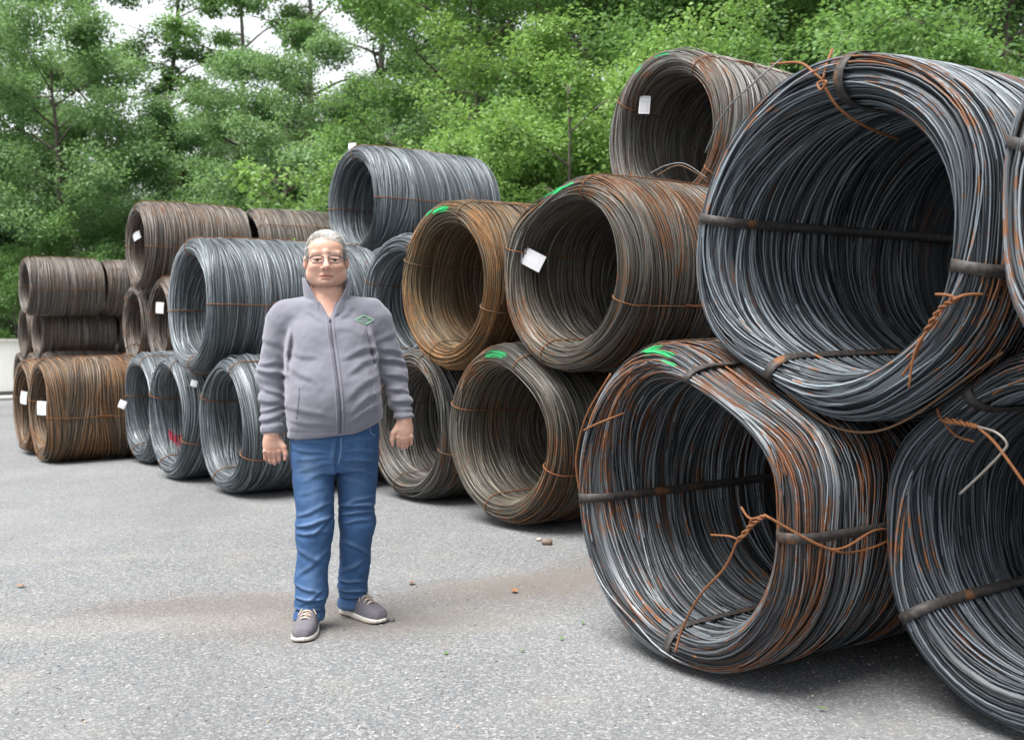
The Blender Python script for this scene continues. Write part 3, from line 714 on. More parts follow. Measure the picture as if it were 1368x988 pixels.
# ---- tags wired to the coils
def tag_material():
    t = NT('tag_card'); co = t.coord('Generated')
    s = t.node('ShaderNodeSeparateXYZ', {0: co})
    n = t.noise(co, 6, 3)
    return t.bsdf(t.mix(n, (0.62, 0.63, 0.66), (0.74, 0.74, 0.75)), 0.45, 0, t.bump(n, 0.2, 0.01))
M_TAG = tag_material()
M_INK = plain('tag_print', (0.30, 0.31, 0.36), 0.6, 0, 0.2)
def hang_tag(n, px, py, w, h, rot, da, tilt=0.0, lines=0):
    """a bent white card hanging in the mouth; w, h in metres, rot in the mouth plane"""
    root, cg, up = coils[n]
    c = fp(n, px, py, da)
    yaw = POS[n][0]
    # faces the way the mouth faces, turned a little toward the yard
    M = Matrix.Rotation(tilt, 3, 'Z') @ Matrix.Rotation(rot, 3, 'X')
    V, F = [], []
    for sx in (0, 1):
        for i in range(5):
            for j in range(3):
                u, v = (i / 4 - 0.5) * h, (j / 2 - 0.5) * w
                bend = 0.05 * ((i / 4 - 0.5) ** 2) + 0.06 * (j / 2 - 0.5) ** 2
                V.append(c + M @ Vector((-0.002 * (1 - sx) + bend * 0.4, v, u)))
    for i in range(4):
        for j in range(2):
            q = (i * 3 + j, i * 3 + j + 1, (i + 1) * 3 + j + 1, (i + 1) * 3 + j)
            F.append(q); F.append(tuple(15 + k for k in q[::-1]))
    m = MB(); m.raw(V, F)
    o = add('paper_tag', m.mesh('paper_tag'), M_TAG, root, up)
    if lines:
        m = MB(); rg = random.Random(4)
        for k in range(lines):
            z = (0.40 - 0.8 * k / (lines - 1)) * h
            if k == 1: continue
            y = 0.38 * w
            while y > -0.36 * w:
                l = w * (0.05 + 0.12 * rg.random())
                e = max(y - l, -0.4 * w)
                bd = lambda yy: 0.4 * (0.05 * (z / h) ** 2 + 0.06 * (yy / w) ** 2) - 0.0036
                m.raw([c + M @ Vector((bd(yy), yy, zz)) for yy, zz in ((y, z), (e, z), (e, z + h * 0.03), (y, z + h * 0.03))], [(0, 1, 2, 3)])
                y = e - w * 0.04
        add('print_line', m.mesh('print_line', False), M_INK, o)
    # the bit of wire it hangs on
    m = MB(); top = c + M @ Vector((0.0, 0.3 * w, 0.46 * h))
    m.tube([top, top + Vector((0.03, 0.01, 0.03)), top + Vector((0.08, 0.03, 0.035))], 0.002, 4)
    add('tag_wire', m.mesh('tag_wire'), M_TIED, o)
    return o
hang_tag('B3', 710, 346, 0.17, 0.115, 0.50, 0.10, 0.55)
hang_tag('B5', 861, 140, 0.085, 0.135, 0.10, 0.10, 0.6, 9)
hang_tag('D1', 182, 315, 0.14, 0.11, -0.35, 0.10, 0.5)
hang_tag('D3', 213, 411, 0.13, 0.15, 0.1, 0.05, 0.6)
hang_tag('E1', 55, 545, 0.13, 0.16, 0.05, 0.06, 0.6)
hang_tag('E2', 31, 531, 0.11, 0.16, 0.15, 0.08, 0.5)
hang_tag('C4', 163, 540, 0.08, 0.09, 0.4, -0.12, 0.9)
hang_tag('C1', 259, 512, 0.06, 0.06, 0.3, 0.0, 0.9)
hang_tag('C5', 470, 196, 0.09, 0.08, 0.05, 0.14, 0.6)

# ------------------------------------------------------------------ small things on the ground
def leaf_mesh(L=0.05, w=0.022, curl=0.012):
    V, F = [], []
    for i in range(6):
        u = i / 5; ww = w * math.sin(math.pi * (0.06 + 0.9 * u)) ** 0.8
        for s in (-1, 0, 1): V.append((u * L - L / 2, s * ww, 0.0015 + 0.4 * curl * (abs(s) * 0.5 + (u - 0.5) ** 2)))
    for i in range(5):
        for j in range(2): F.append((i * 3 + j, i * 3 + j + 1, i * 3 + j + 4, i * 3 + j + 3))
    m = MB(); m.raw(V, F); return m.mesh('fallen_leaf')
lg, lb = leaf_mesh(0.028, 0.007), leaf_mesh(0.05, 0.018, 0.02)
lg.materials.append(plain('green_leaf', (0.10, 0.19, 0.03), 0.6)); lb.materials.append(plain('brown_leaf', (0.27, 0.12, 0.05), 0.7))
rg = random.Random(8)
for px, py in ((697, 869), (750, 853), (779, 832), (596, 873), (1098, 946)):
    o = add('fallen_leaf', lg); p = ground_pix(px, py); o.location = (p.x, p.y, 0.001); o.rotation_euler = (rg.uniform(-.15, .15), 0, rg.random() * 6)
    tag(o, 'small green leaf fallen on the tarmac in front of the coils', 'leaf', 'green leaves on the ground')
for px, py in ((28, 783), (687, 790), (550, 779)):
    o = add('fallen_leaf', lb); p = ground_pix(px, py); o.location = (p.x, p.y, 0.003); o.rotation_euler = (rg.uniform(-.2, .2), 0.1, rg.random() * 6)
    tag(o, 'dry brown leaf fallen on the open tarmac', 'leaf', 'brown leaves on the ground')
def pebble(px, py, s, mat, label):
    rng = np.random.default_rng(px)
    th, ph = np.meshgrid(np.linspace(0, np.pi, 7), np.linspace(0, 2 * np.pi, 10)[:-1], indexing='ij')
    rr = s * (1 + 0.18 * np.sin(3 * ph + th * 2) + rng.normal(0, 0.05, th.shape)); rr[0], rr[-1] = s, s
    V = np.stack([rr * np.sin(th) * np.cos(ph), 0.8 * rr * np.sin(th) * np.sin(ph), 0.6 * rr * np.cos(th) + s * 0.45], -1)
    i = np.arange(63).reshape(7, 9); j = np.roll(i, -1, 1)
    o = add('pebble', np_mesh('pebble', V, np.stack([i[:-1], i[1:], j[1:], j[:-1]], -1).reshape(-1, 4)), mat)
    p = ground_pix(px, py); o.location = (p.x, p.y, -0.004)
    tag(o, label, 'stone', 'larger stones on the tarmac')
pebble(523, 829, 0.016, plain('dark_stone', (0.10, 0.10, 0.105), 0.85), 'small dark stone beside the man’s right-hand shoe')
pebble(731, 726, 0.035, plain('brown_stone', (0.15, 0.115, 0.09), 0.85), 'brown lump of stone on the tarmac below the tan coil')
pebble(720, 721, 0.018, plain('pale_stone', (0.40, 0.35, 0.30), 0.85), 'little pale stone next to the brown lump')
# ------------------------------------------------------------------ the man (signed-distance modelling, meshed with surface nets)
f32 = np.float32
def sphere(P, c, r): return np.sqrt(((P - np.array(c, f32)) ** 2).sum(1)) - r
def ell(P, c, r, rot=None):
    q = P - np.array(c, f32)
    if rot is not None: q = q @ np.array(rot, f32)
    r = np.array(r, f32)
    k0 = np.sqrt(((q / r) ** 2).sum(1)); k1 = np.sqrt(((q / (r * r)) ** 2).sum(1)) + 1e-9
    return k0 * (k0 - 1) / k1
def rcone(P, a, b, ra, rb, flat=None):
    a, b = np.array(a, f32), np.array(b, f32)
    ba = b - a; L2 = float(ba @ ba)
    t = np.clip((P - a) @ ba / L2, 0, 1)
    d = P - a - t[:, None] * ba
    if flat is not None: d = d * np.array(flat, f32)
    return np.sqrt((d ** 2).sum(1)) - (ra + (rb - ra) * t)
def segd(P, a, b):
    a, b = np.array(a, f32), np.array(b, f32); ba = b - a
    t = np.clip((P - a) @ ba / float(ba @ ba), 0, 1)
    return np.sqrt(((P - a - t[:, None] * ba) ** 2).sum(1)), t
def smin(a, b, k):
    h = np.maximum(k - np.abs(a - b), 0) / k
    return np.minimum(a, b) - h * h * k * 0.25
def smax(a, b, k): return -smin(-a, -b, k)
def loft(P, tab, p=2.3):
    """stack of ellipses: rows (z, cx, a, cy, b)"""
    T = np.array(tab, f32); z = P[:, 2]
    zz = np.linspace(T[0, 0], T[-1, 0], 160); kk = np.hanning(29); kk /= kk.sum()
    T = np.stack([zz] + [np.convolve(np.pad(np.interp(zz, T[:, 0], T[:, i]), 14, 'edge'), kk, 'valid') for i in (1, 2, 3, 4)], 1)
    cx, a, cy, b = (np.interp(z, T[:, 0], T[:, i]) for i in (1, 2, 3, 4))
    k = (np.abs((P[:, 0] - cx) / a) ** p + np.abs((P[:, 1] - cy) / b) ** p) ** (1 / p)
    d = (k - 1) * np.minimum(a, b)
    return np.maximum(d, np.maximum(z - T[-1, 0], T[0, 0] - z))

def surface_nets(fn, xs, ys, zs, blk=8):
    xs, ys, zs = (np.asarray(a, f32) for a in (xs, ys, zs))
    pad = lambda a: np.append(a, a[-1] + (a[-1] - a[-2]) * np.arange(1, (-len(a)) % blk + 1)).astype(f32)
    xs, ys, zs = pad(xs), pad(ys), pad(zs)
    n = (len(xs), len(ys), len(zs)); nb = tuple(k // blk for k in n)
    cb = [a.reshape(-1, blk) for a in (xs, ys, zs)]
    cc = [b.mean(1) for b in cb]; half = [(b[:, -1] - b[:, 0]) / 2 for b in cb]
    C = np.stack(np.meshgrid(*cc, indexing='ij'), -1).reshape(-1, 3)
    Hh = np.stack(np.meshgrid(*half, indexing='ij'), -1).reshape(-1, 3)
    d = fn(C)
    act = np.abs(d) < np.sqrt((Hh ** 2).sum(1)) * 1.35 + 0.012
    G = np.repeat(np.repeat(np.repeat(np.where(d < 0, -1, 1).astype(f32).reshape(nb), blk, 0), blk, 1), blk, 2)
    ids = np.argwhere(act.reshape(nb))
    for s0 in range(0, len(ids), 1500):
        I = ids[s0:s0 + 1500]
        bx, by, bz = cb[0][I[:, 0]], cb[1][I[:, 1]], cb[2][I[:, 2]]
        Pn = np.empty((len(I), blk, blk, blk, 3), f32)
        Pn[..., 0] = bx[:, :, None, None]; Pn[..., 1] = by[:, None, :, None]; Pn[..., 2] = bz[:, None, None, :]
        v = fn(Pn.reshape(-1, 3)).reshape(len(I), blk, blk, blk)
        for q, (i, j, k) in enumerate(I):
            G[i * blk:(i + 1) * blk, j * blk:(j + 1) * blk, k * blk:(k + 1) * blk] = v[q]
    S = G < 0
    c = sum(S[i:n[0] - 1 + i, j:n[1] - 1 + j, k:n[2] - 1 + k].astype(np.int8) for i in (0, 1) for j in (0, 1) for k in (0, 1))
    cells = np.argwhere((c > 0) & (c < 8))
    vid = np.full(c.shape, -1, np.int32); vid[tuple(cells.T)] = np.arange(len(cells))
    corners = [(i, j, k) for i in (0, 1) for j in (0, 1) for k in (0, 1)]
    val = {o: G[cells[:, 0] + o[0], cells[:, 1] + o[1], cells[:, 2] + o[2]] for o in corners}
    acc = np.zeros((len(cells), 3), f32); cnt = np.zeros(len(cells), f32)
    for o in corners:
        for ax in range(3):
            if o[ax]: continue
            o2 = list(o); o2[ax] = 1; o2 = tuple(o2)
            a, b = val[o], val[o2]; m = (a < 0) != (b < 0)
            t = np.where(m, a / np.where(m, a - b, 1), 0)
            p = np.stack([np.full(len(cells), q, f32) for q in o], 1); p[:, ax] = t
            acc += p * m[:, None]; cnt += m
    fr = acc / cnt[:, None]
    V = np.stack([ar[cells[:, i]] + fr[:, i] * (ar[cells[:, i] + 1] - ar[cells[:, i]]) for i, ar in enumerate((xs, ys, zs))], 1)
    F = []
    for ax in range(3):
        u, w = (ax + 1) % 3, (ax + 2) % 3
        sl0 = [slice(1, -1)] * 3; sl1 = [slice(1, -1)] * 3
        sl0[ax] = slice(0, -1); sl1[ax] = slice(1, None)
        a, b = S[tuple(sl0)], S[tuple(sl1)]
        E_ = np.argwhere(a != b)
        base = E_.copy(); base[:, u] += 1; base[:, w] += 1
        sgn = a[tuple(E_.T)]
        def cell(du, dw):
            q = base.copy(); q[:, u] -= du; q[:, w] -= dw
            return vid[tuple(q.T)]
        q = np.stack([cell(1, 1), cell(0, 1), cell(0, 0), cell(1, 0)], 1)
        F.append(np.where(sgn[:, None], q, q[:, ::-1]))
    F = np.concatenate(F); F = F[(F >= 0).all(1)]
    return V, F

HX, HY = -0.024, -0.02            # head offset
def hp(x, y, z): return (x + HX, y + HY, z)
def hand_sdf(P, w, side, curl=1.0, fan=0.0):
    """w wrist point, hand hangs down, back of the hand to the front; side = +1 when the thumb is on +x"""
    q = (P - np.array(w, f32)); q = q * np.array((side, 1, 1), f32)
    d = smin(ell(q, (0.002, 0.0, -0.045), (0.040, 0.020, 0.050)), ell(q, (0.012, 0.012, -0.04), (0.026, 0.018, 0.034)), 0.02)
    d = smin(d, rcone(q, (0, 0.004, 0.05), (0, 0.002, -0.02), 0.031, 0.029, (1, 1.25, 1)), 0.03)
    fs = None
    for i, (x, l) in enumerate(((0.0315, 0.95), (0.0108, 1.06), (-0.0102, 1.0), (-0.0305, 0.82))):
        a = np.array((x, -0.003, -0.076 + 0.004 * abs(i - 1.2)))
        b = a + np.array((-x * 0.04, 0.013 * curl, -0.036 * l))
        c = b + np.array((-x * 0.08, 0.026 * l * curl, -0.012 * l))
        e = c + np.array((-x * 0.05, 0.012 * l * curl, 0.012 * l))
        r = (0.0090, 0.0094, 0.0090, 0.0080)[i]
        f = smin(rcone(q, a, b, r * 1.10, r), rcone(q, b, c, r, r * 0.93), 0.003)
        f = smin(f, rcone(q, c, e, r * 0.93, r * 0.80), 0.003)
        f = smin(f, sphere(q, b + np.array((0, -0.0015, 0)), r * 1.03), 0.003)              # middle knuckle
        fs = f if fs is None else smin(fs, f, 0.0012)
        d = smin(d, sphere(q, a + np.array((0, -0.007, 0.002)), r * 0.85), 0.008)           # knuckle
    d = smin(d, fs, 0.007)
    th = smin(rcone(q, (0.024, 0.002, -0.016), (0.053, -0.010, -0.050), 0.0165, 0.0125), rcone(q, (0.053, -0.010, -0.050), (0.060, -0.012, -0.080), 0.0120, 0.0112), 0.005)
    th = smin(th, rcone(q, (0.060, -0.012, -0.080), (0.057, -0.009, -0.104), 0.0110, 0.0082), 0.004)
    return smin(d, th, 0.008)

HW = 1.08                        # broad face
def head_sdf(P):
    P = (P - np.array((HX, 0, 0), f32)) / np.array((HW, 1, 1), f32) + np.array((HX, 0, 0), f32)
    d = ell(P, hp(0, 0.014, 1.684), (0.0780, 0.096, 0.090))                                   # cranium
    d = smin(d, ell(P, hp(0, -0.040, 1.692), (0.062, 0.052, 0.048)), 0.03)                     # forehead
    d = smin(d, ell(P, hp(0, -0.022, 1.610), (0.0700, 0.072, 0.086)), 0.03)                    # face block
    for s in (-1, 1):
        d = smin(d, ell(P, hp(s * 0.048, -0.016, 1.580), (0.035, 0.053, 0.041)), 0.025)        # jowl
        d = smin(d, ell(P, hp(s * 0.043, -0.062, 1.613), (0.026, 0.026, 0.021)), 0.018)        # cheek
    d = smin(d, ell(P, hp(0, -0.076, 1.549), (0.030, 0.022, 0.020)), 0.022)                    # chin
    d = smin(d, ell(P, hp(0, -0.026, 1.546), (0.058, 0.054, 0.022)), 0.018)                    # under the jaw
    d = smin(d, rcone(P, hp(-0.047, -0.076, 1.667), hp(0.047, -0.076, 1.667), 0.0125, 0.0125), 0.014)
    d = smin(d, rcone(P, hp(0, -0.088, 1.660), hp(0, -0.092, 1.676), 0.010, 0.010), 0.012)
    for s in (-1, 1):
        d = smax(d, -ell(P, hp(s * 0.035, -0.108, 1.644), (0.0205, 0.022, 0.0125)), 0.010)
        d = smin(d, rcone(P, hp(s * 0.020, -0.0915, 1.6500), hp(s * 0.050, -0.0830, 1.6470), 0.0050, 0.0054), 0.004)
        d = smin(d, rcone(P, hp(s * 0.020, -0.0890, 1.6335), hp(s * 0.049, -0.0820, 1.6330), 0.0052, 0.0050), 0.006)
        k, _ = segd(P, hp(s * 0.022, -0.094, 1.628), hp(s * 0.046, -0.086, 1.622)); d = d + 0.0016 * np.exp(-(k / 0.0045) ** 2)   # bags
    d = smin(d, rcone(P, hp(0, -0.090, 1.655), hp(0.001, -0.121, 1.609), 0.0085, 0.0130), 0.010)
    d = smin(d, ell(P, hp(0.001, -0.121, 1.607), (0.0125, 0.011, 0.0105)), 0.006)
    for s in (-1, 1):
        d = smin(d, ell(P, hp(s * 0.0155, -0.106, 1.6035), (0.0085, 0.012, 0.0085)), 0.005)
        d = smax(d, -sphere(P, hp(s * 0.008, -0.117, 1.5945), 0.0052), 0.003)
        k, _ = segd(P, hp(s * 0.025, -0.102, 1.606), hp(s * 0.038, -0.088, 1.568)); d = d + 0.0045 * np.exp(-(k / 0.0055) ** 2)   # nose-mouth fold
        k, _ = segd(P, hp(s * 0.034, -0.086, 1.562), hp(s * 0.036, -0.074, 1.540)); d = d + 0.0025 * np.exp(-(k / 0.006) ** 2)
        k, _ = segd(P, hp(s * 0.022, -0.09, 1.6705), hp(s * 0.005, -0.095, 1.664)); d = d + 0.0012 * np.exp(-(k / 0.004) ** 2)
        d = smin(d, ell(P, hp(s * 0.083, 0.012, 1.637), (0.011, 0.021, 0.032)), 0.006)
        d = smax(d, -ell(P, hp(s * 0.094, 0.004, 1.640), (0.007, 0.010, 0.018)), 0.005)
    d = smin(d, ell(P, hp(0, -0.088, 1.574), (0.028, 0.0125, 0.0080)), 0.008)
    d = smin(d, ell(P, hp(0, -0.0875, 1.561), (0.023, 0.0125, 0.0075)), 0.007)
    for s in (-1, 1):
        k, _ = segd(P, hp(0, -0.098, 1.5680), hp(s * 0.030, -0.090, 1.5635)); d = d + 0.0062 * np.exp(-(k / 0.0036) ** 2)
    k, _ = segd(P, hp(-0.016, -0.094, 1.5515), hp(0.016, -0.094, 1.5515)); d = d + 0.0045 * np.exp(-(k / 0.006) ** 2)
    for zf in (1.694, 1.706):                                                                  # brow furrows
        k, _ = segd(P, hp(-0.030, -0.088, zf), hp(0.030, -0.088, zf + 0.001)); d = d + 0.0007 * np.exp(-(k / 0.004) ** 2)
    return d

WL, WR = (-0.277, -0.035, 0.870), (0.312, -0.025, 0.915)
def body_sdf(P):
    d = loft(P, [(0.74, 0.0, 0.15, 0.0, 0.10), (0.90, 0.0, 0.165, -0.02, 0.13), (1.05, 0, 0.18, -0.035, 0.15), (1.2, 0, 0.175, -0.02, 0.13),
                 (1.34, -0.01, 0.17, -0.002, 0.115), (1.42, -0.015, 0.14, 0.012, 0.088), (1.50, -0.02, 0.06, 0.018, 0.06)])
    d = smin(d, rcone(P, (-0.015, -0.02, 1.37), (-0.02, 0.0, 1.44), 0.085, 0.066), 0.04)
    d = smin(d, rcone(P, (-0.02, 0.016, 1.42), hp(0, 0.030, 1.56), 0.078, 0.069), 0.04)
    d = smin(d, rcone(P, (-0.05, 0.012, 1.42), (-0.22, 0.01, 1.375), 0.05, 0.052), 0.04)
    d = smin(d, rcone(P, (0.03, 0.012, 1.42), (0.19, 0.01, 1.38), 0.05, 0.052), 0.04)
    for sh, el, wr in (((-0.222, 0.012, 1.375), (-0.272, 0.02, 1.14), WL), ((0.192, 0.012, 1.38), (0.262, 0.03, 1.155), WR)):
        d = smin(d, rcone(P, sh, el, 0.052, 0.042), 0.02)
        d = smin(d, rcone(P, el, wr, 0.042, 0.030), 0.02)
    for hpj, kn, an in (((-0.085, 0.0, 0.78), (-0.088, -0.03, 0.45), (-0.133, -0.03, 0.07)), ((0.085, 0.01, 0.78), (0.082, 0.055, 0.46), (0.064, 0.152, 0.07))):
        d = smin(d, rcone(P, hpj, kn, 0.085, 0.055), 0.03)
        d = smin(d, rcone(P, kn, an, 0.055, 0.036), 0.02)
    # the knees' feet run into the shoes
    d = smin(d, rcone(P, (-0.133, -0.03, 0.065), (-0.143, -0.15, 0.045), 0.033, 0.022), 0.02)
    d = smin(d, rcone(P, (0.064, 0.152, 0.065), (0.125, 0.068, 0.045), 0.033, 0.022), 0.02)
    far = P[:, 2] < 1.50
    dh = np.full(len(P), 1.0, f32)
    m = P[:, 2] > 1.44
    if m.any(): dh[m] = head_sdf(P[m])
    d = smin(d, dh, 0.010)
    m = (P[:, 2] < 1.0) & (P[:, 2] > 0.66) & (np.abs(P[:, 0]) > 0.16)
    if m.any():
        q = P[m]; d[m] = smin(d[m], np.minimum(hand_sdf(q, WL, 1.0, 0.9), hand_sdf(q, WR, -1.0, 1.35)), 0.012)
    return d

def crease(P, d, a, b, w, depth, ridge=0.7, front=0.03, bow=0.0):
    """a fold on the front of the cloth from a to b (x, z): a furrow that thins out at its ends, with a soft roll on its upper side"""
    a, b = np.array((a[0], a[-1]), f32), np.array((b[0], b[-1]), f32)
    lo = np.minimum(a, b) - w * 3.5; hi = np.maximum(a, b) + w * 3.5
    m = (np.abs(d) < 0.04) & (P[:, 1] < front) & (P[:, 0] > lo[0]) & (P[:, 0] < hi[0]) & (P[:, 2] > lo[1]) & (P[:, 2] < hi[1])
    if not m.any(): return d
    q = P[m][:, [0, 2]] - a; ba = b - a; L = float(np.sqrt(ba @ ba)); e = ba / L
    t = q @ e / L; s_ = q @ np.array((-e[1], e[0]), f32)
    if e[0] < 0: s_ = -s_
    s_ = s_ - bow * L * (0.25 - (t - 0.5) ** 2) + 0.25 * w * np.sin(t * 7 + a[0] * 40)
    env = np.clip(np.minimum(t + 0.18, 1.18 - t) / 0.5, 0, 1); env = env * env * (3 - 2 * env)
    ww = w * (0.65 + 0.35 * env)
    x = s_ / ww
    d[m] += env * depth * (np.exp(-np.where(x > 0, x * 1.5, x * 0.8) ** 2) - ridge * np.exp(-((x - 1.5) / 0.9) ** 2))
    return d

def wavy(P, s, ax=(1.0, 1.0, 1.0)):
    q = P * np.array(ax, f32) * s
    return (np.sin(q[:, 0] + 1.7 * np.sin(q[:, 1] * 0.7 + 0.4)) * np.sin(q[:, 1] * 1.1 + q[:, 2] * 0.6 + 1.1) + np.sin(q[:, 2] * 1.3 + 2.1 * np.sin(q[:, 0] * 0.6) + 0.3) * np.cos(q[:, 1] * 0.8 - q[:, 0] * 0.5)) * 0.5

JT = [(0.80, 0.0, 0.205, -0.015, 0.150), (0.88, 0.0, 0.208, -0.025, 0.165), (0.95, 0.0, 0.212, -0.045, 0.186), (1.05, -0.002, 0.213, -0.052, 0.193), (1.15, -0.008, 0.208, -0.040, 0.180),
      (1.25, -0.012, 0.202, -0.018, 0.160), (1.33, -0.015, 0.200, -0.002, 0.142), (1.40, -0.016, 0.180, 0.008, 0.118), (1.45, -0.018, 0.130, 0.012, 0.096), (1.49, -0.02, 0.09, 0.014, 0.084), (1.53, -0.02, 0.075, 0.016, 0.075)]
LEL, REL = (-0.276, 0.025, 1.135), (0.264, 0.035, 1.150)
def jacket_sdf(P):
    d = loft(P, JT, 2.25)
    d = smin(d, rcone(P, (-0.07, 0.012, 1.445), (-0.205, 0.012, 1.408), 0.055, 0.066), 0.05)
    d = smin(d, rcone(P, (0.04, 0.012, 1.445), (0.170, 0.012, 1.414), 0.055, 0.066), 0.05)
    d = smin(d, ell(P, (-0.07, -0.085, 1.29), (0.085, 0.06, 0.075)), 0.06)
    d = smin(d, ell(P, (0.05, -0.085, 1.29), (0.085, 0.06, 0.075)), 0.06)
    for sh, el, wr in (((-0.224, 0.012, 1.372), LEL, (-0.276, -0.03, 0.885)), ((0.192, 0.012, 1.378), REL, (0.312, -0.02, 0.930))):
        a = smin(rcone(P, sh, el, 0.074, 0.060), rcone(P, el, wr, 0.060, 0.046), 0.03)
        # cloth bunches up along the forearm: uneven rings
        el_, wr_ = np.array(el, f32), np.array(wr, f32); ax = wr_ - el_; L = float(np.sqrt(ax @ ax)); ax = ax / L
        u = ((P - el_) @ ax) / L
        sl = P[:, 0] * 9.0 + P[:, 1] * 6.0
        m = (np.abs(a) < 0.03) & (u > -0.75) & (u < 0.98)
        uu = u[m]; s_ = sl[m]
        rol = np.sin(uu * 21 + s_ * 1.1 + 0.9 * np.sin(s_ * 1.7 + uu * 5)) * np.clip((uu + 0.1) * 1.4, 0, 1) * 0.0040
        rol += np.sin(uu * 13 - s_ * 1.6 + 0.4) * 0.0028 * np.clip(uu + 0.75, 0, 1)
        rol *= np.where(uu > 0.90, np.clip((0.985 - uu) / 0.085, 0, 1), 1)
        a[m] += rol
        dw = ((P - wr_) @ ax)
        a = smax(a, dw - 0.006, 0.006)                    # cuff edge
        d = smin(d, a, 0.022)
    # furrows: armpits, elbows, belly, waist
    for (p, q, w, dep) in (
        ((-0.172, 1.345), (-0.190, 1.16), 0.011, 0.010), ((0.148, 1.34), (0.178, 1.16), 0.011, 0.010),      # arm seams
        ((-0.350, 1.150), (-0.205, 1.125), 0.012, 0.011), ((-0.345, 1.175), (-0.225, 1.180), 0.011, 0.006), ((0.345, 1.165), (0.205, 1.190), 0.012, 0.011), ((0.335, 1.205), (0.215, 1.235), 0.012, 0.006),
        ((-0.345, 1.085), (-0.225, 1.035), 0.011, 0.007), ((-0.35, 1.02), (-0.225, 1.00), 0.010, 0.006), ((-0.34, 0.965), (-0.215, 0.99), 0.010, 0.008), ((-0.345, 0.925), (-0.22, 0.945), 0.009, 0.007),
        ((0.355, 1.09), (0.225, 1.125), 0.011, 0.007), ((0.36, 1.03), (0.235, 1.06), 0.011, 0.007), ((0.375, 0.985), (0.25, 1.005), 0.010, 0.008), ((0.375, 0.955), (0.255, 0.965), 0.009, 0.006),
        ((-0.335, 1.30), (-0.215, 1.24), 0.014, 0.004), ((0.30, 1.31), (0.19, 1.26), 0.014, 0.004),
        ((0.195, 1.245), (0.050, 1.20), 0.014, 0.007), ((0.195, 1.20), (0.07, 1.135), 0.014, 0.006), ((0.195, 1.12), (0.06, 1.02), 0.015, 0.006), ((0.20, 1.05), (0.075, 0.965), 0.014, 0.008), ((0.20, 0.995), (0.07, 0.925), 0.012, 0.008),
        ((-0.20, 1.22), (-0.06, 1.195), 0.015, 0.005), ((-0.20, 1.16), (-0.08, 1.095), 0.015, 0.004), ((-0.195, 0.985), (-0.03, 0.95), 0.013, 0.005), ((-0.19, 0.93), (0.0, 0.905), 0.010, 0.005),
        ((0.01, 1.33), (0.10, 1.31), 0.016, 0.003), ((-0.12, 1.41), (-0.05, 1.36), 0.013, 0.004), ((0.10, 1.42), (0.04, 1.37), 0.013, 0.004)):
        d = crease(P, d, p, q, w, dep)
    m = (np.abs(d) < 0.02) & (P[:, 2] < 0.905) & (np.abs(P[:, 0]) < 0.22)
    if m.any(): d[m] += 0.0025 * np.exp(-((P[m, 2] - 0.893 - 0.055 * np.clip((P[m, 0] - 0.07) / 0.14, 0, 1) ** 1.5) / 0.004) ** 2)     # hem stitching
    m = np.abs(d) < 0.03
    if m.any(): d[m] += 0.0030 * wavy(P[m], 26, (1, 1, 1.4)) + 0.0019 * wavy(P[m][:, [1, 2, 0]], 58) + 0.0010 * wavy(P[m][:, [2, 0, 1]], 105)
    # hem line, rides up at the man's left hip
    x = P[:, 0]
    hem = 0.868 + 0.012 * np.sin(x * 9 + 0.4) + 0.055 * np.clip((x - 0.07) / 0.14, 0, 1) ** 1.5
    d = smax(d, hem - P[:, 2], 0.010)
    # open neck: V in front, round hole for the neck
    d = smax(d, P[:, 2] - (1.475 + 0.25 * np.clip(P[:, 1] + 0.02, -0.1, 0.1)), 0.01)
    w = np.clip((P[:, 2] - 1.385) * 0.44, 0, 0.060)
    ax_ = np.abs(P[:, 0] + 0.012 + (P[:, 2] - 1.385) * 0.10)
    v = np.maximum(ax_ - w, P[:, 1] + 0.02)
    d = smax(d, -np.maximum(v, 1.385 - P[:, 2]), 0.006)
    return d

def collar_sdf(P):
    """stand-up collar, leaning outward, open at the throat"""
    q = P - np.array((-0.020, 0.008, 0), f32)
    z = P[:, 2]
    ang = np.arctan2(q[:, 0], -q[:, 1])                  # 0 = front
    rr = np.sqrt((q[:, 0] / 1.0) ** 2 + (q[:, 1] / 1.02) ** 2)
    R0 = 0.093 + (z - 1.48) * 0.10 + 0.014 * np.clip(1.2 - np.abs(ang), 0, 1) + np.clip(1.47 - z, 0, 1) * 0.30 + 0.006 * np.sin(ang * 3)
    shell = np.abs(rr - R0) - 0.0055
    top = 1.572 - 0.110 * np.clip((1.30 - np.abs(ang)) / 0.85, 0, 1.2) ** 1.15 + 0.012 * np.clip(np.abs(ang) - 2.0, 0, 2)
    bot = 1.455 - 0.075 * np.clip(1.1 - np.abs(ang), 0, 1)
    d = smax(shell, z - top, 0.006)
    d = smax(d, bot - z, 0.006)
    w = 0.22 + np.clip((z - 1.39) * 2.2, 0, 0.42)
    d = smax(d, (w - np.abs(ang + 0.05)) * 0.09, 0.006)
    return d

